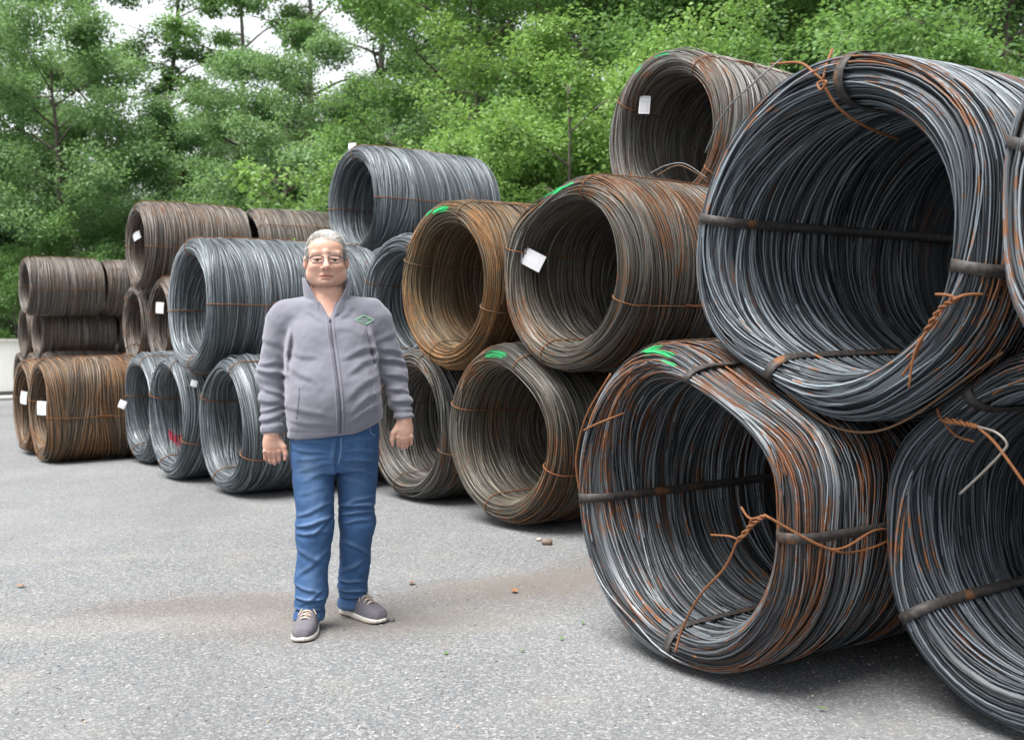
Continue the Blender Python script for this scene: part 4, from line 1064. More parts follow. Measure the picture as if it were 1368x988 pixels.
def jeans_sdf(P, folds_only=False):
    d = loft(P, [(0.70, 0.0, 0.165, 0.005, 0.115), (0.76, 0.0, 0.190, 0.0, 0.145), (0.84, 0.0, 0.197, -0.01, 0.152), (0.90, 0.0, 0.194, -0.018, 0.150), (0.97, 0, 0.185, -0.02, 0.145)], 2.4)
    legs = (((-0.098, 0.0, 0.76), (-0.096, -0.03, 0.455), (-0.128, -0.035, 0.060), (0.100, 0.078, 0.070)),
            ((0.096, 0.012, 0.76), (0.092, 0.050, 0.455), (0.062, 0.148, 0.060), (0.098, 0.076, 0.067)))
    for i, (h, k, a, r) in enumerate(legs):
        l = smin(rcone(P, h, k, r[0], r[1]), rcone(P, k, a, r[1], r[2]), 0.04)
        # broken cloth toward the ankle
        z = P[:, 2]
        m = (np.abs(l) < 0.03) & (z < 0.60)
        zz = z[m]; s_ = P[m, 0] * 14 * (1 if i else -1) + P[m, 1] * 6
        l[m] += 0.005 * np.sin(zz * 62 + s_ + 1.2 * np.sin(s_ * 0.8 + zz * 9)) * np.clip((0.22 - zz) / 0.16, 0, 1) * np.clip((zz - 0.045) / 0.05, 0, 1)
        l[m] += 0.003 * np.sin(zz * 34 - s_ * 1.3) * np.clip((0.60 - zz) / 0.3, 0, 1)
        l = smax(l, (0.040 + 0.15 * (P[:, 1] - a[1] + 0.05) * 0.25) - z, 0.008)
        d = smin(d, l, 0.022) if i == 0 else np.where(P[:, 2] < 0.70, np.minimum(d, l), smin(d, l, 0.022))
    if folds_only: d = np.zeros(len(P), f32)
    F_ = [((-0.175, 0.845), (-0.02, 0.830), 0.010, 0.004), ((-0.18, 0.800), (-0.015, 0.785), 0.011, 0.006), ((-0.17, 0.755), (-0.005, 0.770), 0.011, 0.006), ((-0.165, 0.700), (-0.01, 0.745), 0.012, 0.007), ((-0.15, 0.655), (-0.02, 0.705), 0.012, 0.004),
          ((0.035, 0.835), (0.185, 0.845), 0.010, 0.004), ((0.03, 0.795), (0.185, 0.780), 0.011, 0.006), ((0.02, 0.755), (0.185, 0.735), 0.011, 0.006), ((0.015, 0.715), (0.17, 0.675), 0.012, 0.006), ((0.02, 0.665), (0.15, 0.615), 0.013, 0.004),
          ((-0.175, 0.595), (-0.03, 0.63), 0.013, 0.004), ((-0.175, 0.500), (-0.015, 0.560), 0.012, 0.006), ((-0.18, 0.455), (-0.015, 0.495), 0.011, 0.010), ((-0.175, 0.425), (-0.04, 0.435), 0.011, 0.008), ((-0.02, 0.50), (-0.10, 0.42), 0.011, 0.006),
          ((0.01, 0.535), (0.175, 0.530), 0.012, 0.011), ((0.02, 0.495), (0.17, 0.505), 0.011, 0.008), ((0.17, 0.575), (0.04, 0.545), 0.011, 0.006), ((0.03, 0.455), (0.16, 0.470), 0.012, 0.006),
          ((-0.19, 0.36), (-0.05, 0.285), 0.014, 0.004), ((-0.04, 0.34), (-0.17, 0.235), 0.014, 0.005), ((-0.20, 0.20), (-0.08, 0.165), 0.011, 0.006), ((-0.21, 0.145), (-0.055, 0.130), 0.009, 0.009), ((-0.06, 0.175), (-0.16, 0.115), 0.010, 0.006), ((-0.21, 0.095), (-0.07, 0.085), 0.008, 0.008),
          ((0.02, 0.37), (0.14, 0.30), 0.014, 0.004), ((0.13, 0.27), (0.02, 0.21), 0.014, 0.005), ((-0.01, 0.175), (0.13, 0.165), 0.010, 0.007), ((0.0, 0.13), (0.135, 0.115), 0.009, 0.009), ((0.01, 0.095), (0.13, 0.085), 0.008, 0.006)]
    d = crease(P, d, (0.012, 0.87), (0.004, 0.69), 0.012, 0.008, 0.3)
    for (p, q, w, dep) in F_: d = crease(P, d, p, q, w * 0.85, dep * (1.05 if min(p[1], q[1]) < 0.56 else 0.5), 0.75, 0.16)
    if folds_only: return d
    m = np.abs(d) < 0.03
    if m.any(): d[m] += 0.0035 * wavy(P[m], 30, (1, 1, 0.8)) + 0.0019 * wavy(P[m][:, [2, 0, 1]], 70) + 0.0010 * wavy(P[m][:, [1, 2, 0]], 120)
    return d

def shoe_parts():
    """shoe pointing to -y, heel at the origin, length 0.30"""
    tabw = [(-0.30, 0.012), (-0.292, 0.030), (-0.27, 0.045), (-0.22, 0.052), (-0.16, 0.049), (-0.10, 0.041), (-0.05, 0.038), (-0.012, 0.034), (0.0, 0.020)]
    ty, tw = np.array([a for a, b in tabw]), np.array([b for a, b in tabw])
    def width(y): return np.interp(y, ty, tw)
    def xc(y): return 0.008 * np.sin((y + 0.3) * 9)
    def sole(P):
        y = P[:, 1]
        d = np.maximum(np.abs(P[:, 0] - xc(y)) - width(y) - 0.004, np.maximum(y - 0.004, -0.304 - y))
        zt = 0.030 + 0.006 * np.clip(y + 0.12, -0.2, 0.15) / 0.15
        zb = 0.0 + 0.10 * np.clip(-0.24 - y, 0, 1)
        return smax(smax(d, P[:, 2] - zt, 0.006), zb - P[:, 2], 0.006)
    def upper(P):
        y = P[:, 1]
        top = np.interp(y, [-0.30, -0.285, -0.25, -0.20, -0.16, -0.12, -0.09, 0.0], [0.040, 0.058, 0.068, 0.080, 0.098, 0.112, 0.108, 0.104])
        w = width(y) * np.clip(1.0 - 0.55 * np.clip((P[:, 2] - 0.03) / np.maximum(top - 0.02, 0.02), 0, 1.2) ** 2.2, 0.2, 1)
        d = np.maximum(np.abs(P[:, 0] - xc(y)) - w, np.maximum(y - 0.0, -0.298 - y))
        d = smax(smax(d, P[:, 2] - top, 0.018), 0.02 - P[:, 2], 0.004)
        d = smax(d, -ell(P, (0, -0.045, 0.125), (0.030, 0.055, 0.045)), 0.008)
        k, _ = segd(P, (-0.05, -0.215, 0.03), (-0.022, -0.20, 0.085)); d += 0.003 * np.exp(-(k / 0.004) ** 2)
        k, _ = segd(P, (0.055, -0.215, 0.03), (0.026, -0.20, 0.085)); d += 0.003 * np.exp(-(k / 0.004) ** 2)
        return d
    return sole, upper

def person_materials():
    t = NT('skin'); n = t.noise(t.coord(), 22, 4); n2 = t.noise(t.coord(), 160, 2)
    col = t.mix(t.step(n, 0.35, 0.7), (0.50, 0.285, 0.21), (0.58, 0.36, 0.275))
    a = t.attr('tone', 'Vector')          # x lips/flush, y brows, z stubble
    s = t.node('ShaderNodeSeparateXYZ', {0: a})
    col = t.mix(s.outputs[0], col, (0.42, 0.155, 0.125))
    col = t.mix(s.outputs[2], col, (0.31, 0.20, 0.16))
    col = t.mix(s.outputs[1], col, (0.10, 0.08, 0.07))
    skin = t.bsdf(col, 0.48, 0, t.bump(n2, 0.06, 0.002), 0.4, Subsurface_Weight=0.12, Subsurface_Radius=(0.012, 0.005, 0.003), Subsurface_Scale=0.6)
    t = NT('grey_fleece'); n = t.noise(t.coord(), 420, 3, 0.7); n2 = t.noise(t.coord(), 7, 3)
    col = t.mix(n2, (0.138, 0.140, 0.172), (0.165, 0.168, 0.202)); col = t.mix(t.math('MULTIPLY', n, 0.5), col, (0.20, 0.196, 0.24))
    fleece = t.bsdf(col, 0.95, 0, t.bump(n, 0.35, 0.003), 0.1, Sheen_Weight=0.3, Sheen_Roughness=0.5)
    t = NT('blue_denim'); co = t.coord(); n2 = t.noise(co, 6, 4); fade = t.noise(t.vmul(co, (9, 9, 3)), 1.0, 4, 0.6)
    tw = t.noise(t.vmul(co, (900, 900, 300)), 1.0, 2)
    pt = t.attr('fade')
    col = t.mix(n2, (0.016, 0.052, 0.135), (0.032, 0.085, 0.195))
    col = t.mix(t.math('MULTIPLY', t.step(fade, 0.45, 0.75), 0.55), col, (0.065, 0.145, 0.31))
    col = t.mix(pt, col, (0.15, 0.24, 0.40))
    col = t.mix(t.math('MULTIPLY', tw, 0.25), col, (0.09, 0.14, 0.23))
    denim = t.bsdf(col, 0.85, 0, t.bump(tw, 0.15, 0.002), 0.2)
    return skin, fleece, denim

def build_person():
    base = Vector((-0.803, 4.55, 0.0))
    root = add('person', None); root.location = base; root.rotation_euler = (0, 0, math.atan2(0.803, 4.55))
    tag(root, 'person in grey zip fleece, blue jeans and grey trainers standing before the coils, arms hanging', 'person')
    skin, fleece, denim = person_materials()
    # body
    zs = np.concatenate([np.arange(0.0, 0.73, 0.02), np.arange(0.73, 0.93, 0.0036), np.arange(0.93, 1.36, 0.02), np.arange(1.36, 1.50, 0.006), np.arange(1.50, 1.79, 0.0031)])
    xs = np.concatenate([np.arange(-0.36, -0.12, 0.0045), np.arange(-0.12, 0.08, 0.0034), np.arange(0.08, 0.40, 0.0045)])
    ys = np.concatenate([np.arange(-0.24, -0.16, 0.008), np.arange(-0.16, 0.0, 0.0034), np.arange(0.0, 0.24, 0.006)])
    V, F = surface_nets(body_sdf, xs, ys, zs)
    q = (V - np.array((HX, HY, 0), f32)) / np.array((HW, 1, 1), f32)
    g = lambda c, r: np.exp(-(((q - np.array(c, f32)) / np.array(r, f32)) ** 2).sum(1))
    lips = np.clip(1.7 * g((0, -0.100, 1.568), (0.026, 0.02, 0.009)), 0, 0.95)
    flush = 0.30 * (g((0.045, -0.075, 1.605), (0.022, 0.03, 0.02)) + g((-0.045, -0.075, 1.605), (0.022, 0.03, 0.02)) + g((0, -0.125, 1.604), (0.016, 0.02, 0.014)))
    ears = 0.35 * (g((0.09, 0.012, 1.636), (0.012, 0.03, 0.04)) + g((-0.09, 0.012, 1.636), (0.012, 0.03, 0.04)))
    kn = 0.25 * (V[:, 2] < 0.82) * (V[:, 2] > 0.7)
    throat = 0.35 * np.exp(-(((V - np.array((-0.02, -0.10, 1.42), f32)) / np.array((0.05, 0.06, 0.05), f32)) ** 2).sum(1))
    brow = sum(np.clip(1.0 * np.exp(-(segd(q, (s * 0.017, -0.094, 1.667), (s * 0.052, -0.082, 1.671))[0] / 0.0055) ** 2.0), 0, 0.5) for s in (-1, 1))
    stub = 0.42 * np.clip(np.exp(-(((q - np.array((0, -0.07, 1.545), f32)) / np.array((0.075, 0.09, 0.034), f32)) ** 2).sum(1)) + 0.7 * g((0, -0.10, 1.584), (0.032, 0.03, 0.009)), 0, 1)
    body = add('body', np_mesh('body', V, F, {'tone': ('FLOAT_VECTOR', np.stack([lips + flush + ears + kn + throat, brow, stub], 1))}), skin, root)
    # eyes
    t = NT('eye'); s = t.node('ShaderNodeSeparateXYZ', {0: t.coord()})
    r = t.node('ShaderNodeVectorMath', {0: t.node('ShaderNodeCombineXYZ', {0: s.outputs[0], 1: s.outputs[2]}).outputs[0]}, operation='LENGTH').outputs['Value']
    col = t.ramp(t.math('MULTIPLY', r, 100), [(0.0, (0.01, 0.01, 0.01)), (0.3, (0.012, 0.012, 0.012)), (0.36, (0.05, 0.05, 0.045)), (0.66, (0.06, 0.055, 0.045)), (0.74, (0.26, 0.22, 0.20))])
    em = t.bsdf(col, 0.12, 0, None, 0.6)
    th, ph = np.meshgrid(np.linspace(0, np.pi, 11), np.linspace(0, 2 * np.pi, 17)[:-1], indexing='ij')
    EV = 0.0125 * np.stack([np.sin(th) * np.cos(ph), np.cos(th), np.sin(th) * np.sin(ph)], -1)
    i = np.arange(176).reshape(11, 16); j = np.roll(i, -1, 1)
    eme = np_mesh('eye', EV, np.stack([i[:-1], j[:-1], j[1:], i[1:]], -1).reshape(-1, 4)); eme.materials.append(em)
    for s in (-1, 1): add('eye', eme, None, body, hp(s * 0.035 * HW, -0.0800, 1.6410))
    # jacket with its collar as one garment
    def jack(P): return np.minimum(jacket_sdf(P), collar_sdf(P))
    JV, JF = surface_nets(jack, np.arange(-0.37, 0.40, 0.0056), np.arange(-0.27, 0.19, 0.0056), np.arange(0.83, 1.62, 0.0056))
    jacket = add('jacket', np_mesh('jacket', JV, JF), fleece, root)
    # jeans
    DV, DF = surface_nets(jeans_sdf, np.arange(-0.22, 0.23, 0.0056), np.arange(-0.19, 0.24, 0.0056), np.arange(0.02, 0.96, 0.0056))
    fade = 0.75 * np.exp(-(((DV - np.array((-0.12, -0.10, 0.74), f32)) / np.array((0.035, 0.06, 0.05), f32)) ** 2).sum(1)) + 0.3 * np.exp(-(((DV - np.array((-0.10, -0.12, 0.60), f32)) / np.array((0.05, 0.06, 0.14), f32)) ** 2).sum(1)) \
        + 0.25 * np.exp(-(((DV - np.array((0.09, -0.10, 0.62), f32)) / np.array((0.05, 0.06, 0.12), f32)) ** 2).sum(1)) + 0.3 * np.exp(-((DV[:, 2] - 0.05) / 0.02) ** 2) + 0.25 * np.exp(-(((DV - np.array((-0.12, -0.12, 0.2), f32)) / np.array((0.04, 0.06, 0.12), f32)) ** 2).sum(1))
    wear = jeans_sdf(DV, True); fade = fade + np.clip(-wear / 0.010, 0, 0.55)
    jeans = add('jeans', np_mesh('jeans', DV, DF, {'fade': ('FLOAT', np.clip(fade, 0, 0.8))}), denim, root)
    # shoes
    sole, upper = shoe_parts()
    gr = lambda: (np.arange(-0.066, 0.07, 0.0042), np.arange(-0.312, 0.012, 0.0042), np.arange(-0.006, 0.125, 0.0042))
    sme = np_mesh('sole', *surface_nets(sole, *gr())); ume = np_mesh('upper', *surface_nets(upper, *gr()))
    t = NT('rubber_sole'); s = t.node('ShaderNodeSeparateXYZ', {0: t.coord()})
    sme.materials.append(t.bsdf(t.ramp(t.math('MULTIPLY', s.outputs[2], 20), [(0.10, (0.33, 0.21, 0.16)), (0.22, (0.50, 0.47, 0.42)), (0.5, (0.58, 0.56, 0.52)), (0.62, (0.25, 0.33, 0.30))]), 0.6))
    ume.materials.append(plain('grey_suede', (0.115, 0.11, 0.125), 0.9, 0, 0.2, 60, 0.2))
    lace = plain('cream_lace', (0.45, 0.37, 0.31), 0.8)
    for loc, rz in (((-0.128, 0.052, 0.0), R(-6)), ((0.022, 0.215, 0.0), R(36))):
        sh = add('shoe', None, None, root); sh.location = loc; sh.rotation_euler = (0, 0, rz)
        add('sole', sme, None, sh); add('upper', ume, None, sh)
        m = MB()
        for k in range(5):
            y = -0.212 + 0.024 * k; z = 0.082 + 0.0085 * k; c = 0.008 * math.sin((y + 0.3) * 9)
            m.tube([(c - 0.026, y + 0.004, z - 0.010), (c - 0.012, y - 0.002, z + 0.003), (c + 0.012, y + 0.001, z + 0.003), (c + 0.026, y - 0.004, z - 0.010)], 0.0036, 5)
            if k < 4: m.tube([(c - 0.022, y, z - 0.003), (c, y + 0.012, z + 0.006), (c + 0.024, y + 0.024, z + 0.004)], 0.003, 5)
        for s in (-1, 1):
            m.tube(spline([(0.01, -0.115, 0.120), (s * 0.03 + 0.01, -0.13, 0.125), (s * 0.046 + 0.01, -0.118, 0.105), (s * 0.03 + 0.01, -0.112, 0.112), (0.01, -0.115, 0.118)], 4), 0.0028, 5)
            m.tube(spline([(0.01, -0.115, 0.120), (s * 0.022 + 0.01, -0.145, 0.108), (s * 0.040 + 0.01, -0.165, 0.084)], 4), 0.0028, 5)
        add('lace', m.mesh('lace'), lace, sh)
    # trim lying on the cloth: shoot onto the garment
    def caster(V, F): return BVHTree.FromPolygons([Vector(v) for v in V.tolist()], F.tolist())
    jt, dt_ = caster(JV, JF), caster(DV, DF)
    def on(tree, x, z, off=0.001, y0=-0.6, xd=0.0):
        h = tree.ray_cast(Vector((x, y0, z)), Vector((xd, 1, 0)).normalized())
        return None if h[0] is None else h[0] + Vector((0, -1, 0)) * off
    def strip(tree, pts, half, off, th=0.002, vert=False, n=40):
        """ribbon on the cloth along (x, z) points"""
        c = spline([(x, 0, z) for x, z in pts], max(3, n // (len(pts) - 1))); m = MB(); rows = []
        for i, p in enumerate(c):
            t = (c[min(i + 1, len(c) - 1)] - c[max(i - 1, 0)]).normalized(); sd = Vector((t.z, 0, -t.x))
            a, b = p + sd * half, p - sd * half
            A, B, C_ = on(tree, a.x, a.z, off), on(tree, b.x, b.z, off), on(tree, p.x, p.z, off + th)
            if A is None or B is None or C_ is None: continue
            rows.append((A + Vector((0, 0.004, 0)), C_ + sd * half * 0.55, C_ - sd * half * 0.55, B + Vector((0, 0.004, 0))))
        V = [q for r in rows for q in r]
        Fq = [(i * 4 + k, i * 4 + k + 1, i * 4 + k + 5, i * 4 + k + 4) for i in range(len(rows) - 1) for k in range(3)]
        m.raw(V, Fq); return m.mesh('strip')
    zm = plain('zip_tape', (0.06, 0.058, 0.075), 0.6, 0, 0.2, 300, 0.3)
    zp = [(-0.012, 1.388), (-0.006, 1.30), (0.006, 1.20), (0.018, 1.08), (0.024, 0.98), (0.022, 0.885)]
    z_ = add('zip', strip(jt, zp, 0.0048, 0.0008, 0.0022, n=80), zm, jacket); z_.data.name = 'zip'
    for s in (-1, 1): # stitched placket rolls beside the zip
        add('placket', strip(jt, [(x + s * 0.013, z) for x, z in zp], 0.0062, 0.0002, 0.0035, n=80), fleece, jacket)
    m = MB(); p = on(jt, -0.012, 1.375, 0.006); m.box(p, (0.008, 0.005, 0.014)); m.tube([p + Vector((0, -0.004, -0.004)), p + Vector((0.002, -0.003, -0.022)), p + Vector((0.005, 0.0, -0.038))], 0.0028, 5)
    add('zip_pull', m.mesh('zip_pull'), zm, jacket)
    for pts in ([(-0.148, 1.085), (-0.152, 1.03), (-0.162, 0.955)], [(0.168, 1.09), (0.178, 1.03), (0.182, 0.965)]):
        add('pocket_welt', strip(jt, pts, 0.007, 0.0003, 0.0035), fleece, jacket)
    # emblem: green outlined lozenge with two rows of small marks
    gm = plain('green_embroidery', (0.24, 0.50, 0.28), 0.7, 0, 0.1, 300, 0.2)
    ex, ez = 0.140, 1.377
    L_ = [(ex - 0.041, ez + 0.000), (ex - 0.003, ez + 0.021), (ex + 0.041, ez - 0.001), (ex + 0.004, ez - 0.020)]
    m = MB()
    def stitch(a, b, r=0.0022, n=9):
        pts = [on(jt, a[0] + (b[0] - a[0]) * k / n, a[1] + (b[1] - a[1]) * k / n, 0.0012) for k in range(n + 1)]
        pts = [p for p in pts if p is not None]
        if len(pts) > 1: m.tube(pts, r, 5)
    for k in range(4): stitch(L_[k], L_[(k + 1) % 4])
    for k, x0 in enumerate((-0.021, -0.013, -0.005, 0.004, 0.012, 0.019)):      # too small to read in the photograph: two rows of stitched flecks
        stitch((ex + x0 - 0.002, ez + 0.002 + 0.003 * (k % 2)), (ex + x0 + 0.002, ez + 0.007 - 0.002 * (k % 3)), 0.0014, 2)
    for k, x0 in enumerate((-0.011, -0.003, 0.006, 0.014)):
        stitch((ex + x0 - 0.002, ez - 0.005 - 0.003 * (k % 2)), (ex + x0 + 0.002, ez - 0.008 + 0.002 * (k % 2)), 0.0014, 2)
    add('emblem', m.mesh('emblem'), gm, jacket)
    # jeans trim: fly seam, pocket stitching
    sm = plain('seam_thread', (0.13, 0.19, 0.30), 0.8)
    add('fly_seam', strip(dt_, [(0.026, 0.865), (0.024, 0.80), (0.012, 0.745)], 0.0035, 0.0003, 0.002), sm, jeans)
    add('pocket_seam', strip(dt_, [(0.150, 0.905), (0.158, 0.875), (0.178, 0.862)], 0.003, 0.0003, 0.002), sm, jeans)
    add('pocket_seam', strip(dt_, [(-0.150, 0.872), (-0.165, 0.855), (-0.178, 0.85)], 0.003, 0.0003, 0.002), sm, jeans)
    # hair: short grey strands combed up and back
    rng = np.random.default_rng(3)
    hv, hf, hr = [], [], []
    N = 0
    tree = caster(V[V[:, 2] > 1.45] if False else V, F)
    while N < 6500:
        u = rng.normal(0, 1, 3); u /= np.linalg.norm(u)
        p0 = np.array(hp(0, 0.012, 1.678)) + u * np.array((0.0820, 0.1005, 0.094))
        x, y, z = p0[0] - HX, p0[1] - HY, p0[2]
        # hairline: forehead, temples, above ears, nape
        front = np.interp(abs(x), [0, 0.03, 0.055, 0.068, 0.08], [1.723, 1.720, 1.709, 1.675, 1.640])
        if y < -0.045 and z < front + 0.004 * rng.normal(): continue
        if y < 0.02 and y >= -0.045 and z < 1.645 + 0.004 * rng.normal(): continue
        if y >= 0.02 and z < 1.600 - 0.02 * min(1, y / 0.08): continue
        top = max(0, min(1, (z - 1.69) / 0.05))
        L = 0.010 + 0.016 * top + 0.006 * rng.random()
        lock = np.sin(x * 55 + 2.2 * np.sin(y * 38 + 1.0) + z * 20)                 # broad locks lie together
        sweep = np.array((0.55 + 0.30 * lock, 0.55 - 0.25 * lock, 0.25)) if top > 0.3 else np.array((0.15 * np.sign(x), 0.65, -0.65))
        sweep = sweep - u * (sweep @ u)
        dirv = sweep / (np.linalg.norm(sweep) + 1e-6) + u * (0.30 + 0.35 * top * (y < -0.03) + 0.10 * lock) + rng.normal(0, 0.10, 3)
        dirv /= np.linalg.norm(dirv)
        side = np.cross(dirv, u); side /= np.linalg.norm(side) + 1e-6
        w = 0.0010 + 0.0006 * rng.random()
        c0 = p0 - u * 0.004; c1 = p0 + dirv * L * 0.55 + u * 0.002; c2 = p0 + dirv * L + np.array((0, 0.002, -0.003))
        b = len(hv)
        hv += [c0 - side * w, c0 + side * w, c1 - side * w * 0.8, c1 + side * w * 0.8, c2]
        hf += [(b, b + 1, b + 3, b + 2), (b + 2, b + 3, b + 4, b + 4)]
        hr += [min(1, max(0, 0.5 + 0.28 * lock + 0.14 * rng.normal() - 0.25 * (1 - top)))] * 5
        N += 1
    tri = []
    for q_ in hf:
        tri.append(q_[:3]); 
        if q_[2] != q_[3]: tri.append((q_[0], q_[2], q_[3]))
    t = NT('grey_hair'); a = t.attr('rnd')
    hm = t.bsdf(t.ramp(a, [(0, (0.17, 0.165, 0.155)), (0.4, (0.34, 0.33, 0.31)), (1.0, (0.60, 0.59, 0.57))]), 0.5, 0, None, 0.4)
    hair = add('hair', np_mesh('hair', (np.array(hv) - np.array((HX, 0, 0))) * np.array((HW, 1, 1)) + np.array((HX, 0, 0)), np.array(tri), {'rnd': ('FLOAT', np.array(hr))}), hm, root)
    # scalp cap below the strands
    def cap(P):
        P = (P - np.array((HX, 0, 0), f32)) / np.array((HW, 1, 1), f32) + np.array((HX, 0, 0), f32)
        d = ell(P, hp(0, 0.012, 1.678), (0.0820, 0.1005, 0.0935))
        q = P - np.array((HX, HY, 0), f32)
        line = np.interp(q[:, 1], [-0.10, -0.06, -0.045, 0.0, 0.03, 0.09], [1.724, 1.716, 1.66, 1.645, 1.605, 1.585])
        line = line + np.where(q[:, 1] < -0.04, -0.35 * np.clip(np.abs(q[:, 0]) - 0.045, 0, 1), 0)
        return smax(d, line - P[:, 2], 0.006)
    CV, CF = surface_nets(cap, np.arange(-0.125, 0.08, 0.005), np.arange(-0.13, 0.12, 0.005), np.arange(1.57, 1.79, 0.005))
    add('hair_base', np_mesh('hair_base', CV, CF), plain('grey_hair_base', (0.20, 0.19, 0.18), 0.8, 0, 0.35, 120, 0.4), hair)
    # glasses
    gl = add('glasses', None, None, root); gl.location = hp(0, 0, 0); gl.scale = (HW, 1, 1)
    fr = plain('spectacle_frame', (0.025, 0.025, 0.03), 0.4, 0.2)
    fr2 = plain('spectacle_rim', (0.10, 0.10, 0.11), 0.3, 0.5)
    for s in (-1, 1):
        cx, cz, y = s * 0.034, 1.640, -0.113
        prof = [(-0.026, 0.012), (-0.010, 0.0145), (0.012, 0.0145), (0.026, 0.011), (0.0255, -0.006), (0.017, -0.0155), (-0.012, -0.0165), (-0.023, -0.010)]
        loop = [Vector((cx + a * s, y + 0.010 * (abs(cx + a * s) / 0.06) ** 2, cz + b)) for a, b in prof]
        sm_ = spline(loop + [loop[0]], 5)[:-1]
        up_ = [q for q in sm_ if q.z > cz + 0.008]; 
        m = MB(); m.tube(sm_, 0.0013, 5, True); add('rim', m.mesh('rim'), fr2, gl)
        hi = sorted(up_, key=lambda q: q.x); m = MB(); m.tube(hi, 0.0024, 5); add('brow_bar', m.mesh('brow_bar'), fr, gl)
        m = MB(); e = Vector((s * 0.0605, y + 0.012, cz + 0.010))
        m.tube(spline([e, (s * 0.074, -0.085, cz + 0.009), (s * 0.084, -0.03, cz + 0.008), (s * 0.088, 0.012, cz + 0.004)], 4), 0.0018, 5)
        add('temple_arm', m.mesh('temple_arm'), fr, gl)
        c = sum(sm_, Vector()) / len(sm_); m = MB()
        m.raw([c] + sm_, [(0, k + 1, (k + 1) % len(sm_) + 1) for k in range(len(sm_))])
        lens = gl_mat = bpy.data.materials.get('spectacle_lens')
        if lens is None:
            t = NT('spectacle_lens')
            tr = t.node('ShaderNodeBsdfTransparent', {'Color': (0.95, 0.96, 0.97, 1)}); gs = t.node('ShaderNodeBsdfGlossy', {'Roughness': 0.03})
            fz = t.node('ShaderNodeFresnel', {'IOR': 1.10}).outputs[0]
            ms = t.node('ShaderNodeMixShader', {0: fz, 1: tr.outputs[0], 2: gs.outputs[0]}); t.l.new(ms.outputs[0], t.out.inputs[0]); lens = t.m
        add('lens', m.mesh('lens'), lens, gl)
    m = MB(); m.tube(spline([(-0.009, -0.113, 1.646), (0, -0.117, 1.648), (0.009, -0.113, 1.646)], 4), 0.0014, 5); add('bridge', m.mesh('bridge'), fr, gl)
build_person()
# ------------------------------------------------------------------ trees and shrubs
def leaf_material(name, dark, mid, light):
    t = NT(name)
    a, c = t.attr('leaf_rnd'), t.attr('clump_rnd')
    oi = t.node('ShaderNodeObjectInfo').outputs['Random']
    f = t.math('ADD', t.math('MULTIPLY', a, 0.55), t.math('MULTIPLY', c, 0.45))
    col = t.ramp(f, [(0.1, dark), (0.5, mid), (0.92, light)])
    col = t.mix(t.math('MULTIPLY', oi, 0.25), col, tuple(x * y for x, y in zip(mid, (1.15, 1.05, 0.9))))
    d = t.node('ShaderNodeBsdfPrincipled', {'Base Color': col, 'Roughness': 0.5, 'Specular IOR Level': 0.35})
    tr = t.node('ShaderNodeBsdfTranslucent', {'Color': t.mix(0.35, col, (0.20, 0.34, 0.04))})
    ms = t.node('ShaderNodeMixShader', {0: 0.46, 1: d.outputs[0], 2: tr.outputs[0]})
    t.l.new(ms.outputs[0], t.out.inputs[0])
    return t.m
M_LEAF = leaf_material('broad_leaf', (0.072, 0.155, 0.048), (0.145, 0.280, 0.090), (0.250, 0.410, 0.150))
M_LEAFL = leaf_material('fresh_leaf', (0.085, 0.170, 0.042), (0.175, 0.315, 0.085), (0.300, 0.460, 0.150))
M_LEAFD = leaf_material('dark_leaf', (0.050, 0.112, 0.044), (0.100, 0.195, 0.076), (0.175, 0.295, 0.120))
M_LEAFG = leaf_material('hazed_leaf', (0.082, 0.165, 0.070), (0.165, 0.290, 0.130), (0.280, 0.430, 0.215))  # paler, greyer green: distance haze put into the leaf colour
def bark_material():
    t = NT('bark'); co = t.coord(); n = t.noise(t.vmul(co, (9, 9, 1.6)), 1.0, 5, 0.65)
    return t.bsdf(t.ramp(n, [(0.3, (0.045, 0.038, 0.030)), (0.7, (0.155, 0.135, 0.11))]), 0.9, 0, t.bump(n, 0.6, 0.03))
M_BARK = bark_material()

def leaves_mesh(centers, radii, per, size, rng, flat=0.55, droop=0.35):
    """many small pointed leaves in clumps; centers (n,3), radii (n,) -> one mesh"""
    n = len(centers)
    cnt = np.maximum(6, (per * (radii / radii.mean()) ** 2).astype(int))
    idx = np.repeat(np.arange(n), cnt); N = len(idx)
    u = rng.normal(0, 1, (N, 3)); u /= np.linalg.norm(u, axis=1)[:, None]
    rr = rng.random(N) ** 0.45
    P = centers[idx] + u * (rr * radii[idx])[:, None] * np.array((1, 1, flat))
    # leaf frame: blade roughly level, tip outward and down
    out = u * np.array((1, 1, 0.3)) + rng.normal(0, 0.55, (N, 3)); out[:, 2] -= droop
    out /= np.linalg.norm(out, axis=1)[:, None]
    nrm = np.array((0, 0, 1.0)) + 0.45 * u + rng.normal(0, 0.42, (N, 3))
    sd = np.cross(out, nrm); sd /= np.linalg.norm(sd, axis=1)[:, None] + 1e-6
    L = size * (0.65 + 0.7 * rng.random(N)); Wd = L * (0.30 + 0.12 * rng.random(N))
    V = np.stack([P, P + out * (L * 0.45)[:, None] + sd * Wd[:, None] , P + out * L[:, None], P + out * (L * 0.45)[:, None] - sd * Wd[:, None]], 1)
    F = np.arange(N * 4).reshape(N, 4)
    return np_mesh('crown', V, F, {'leaf_rnd': ('FLOAT', np.repeat(rng.random(N), 4)), 'clump_rnd': ('FLOAT', np.repeat(rng.random(n)[idx], 4))}, smooth=False)

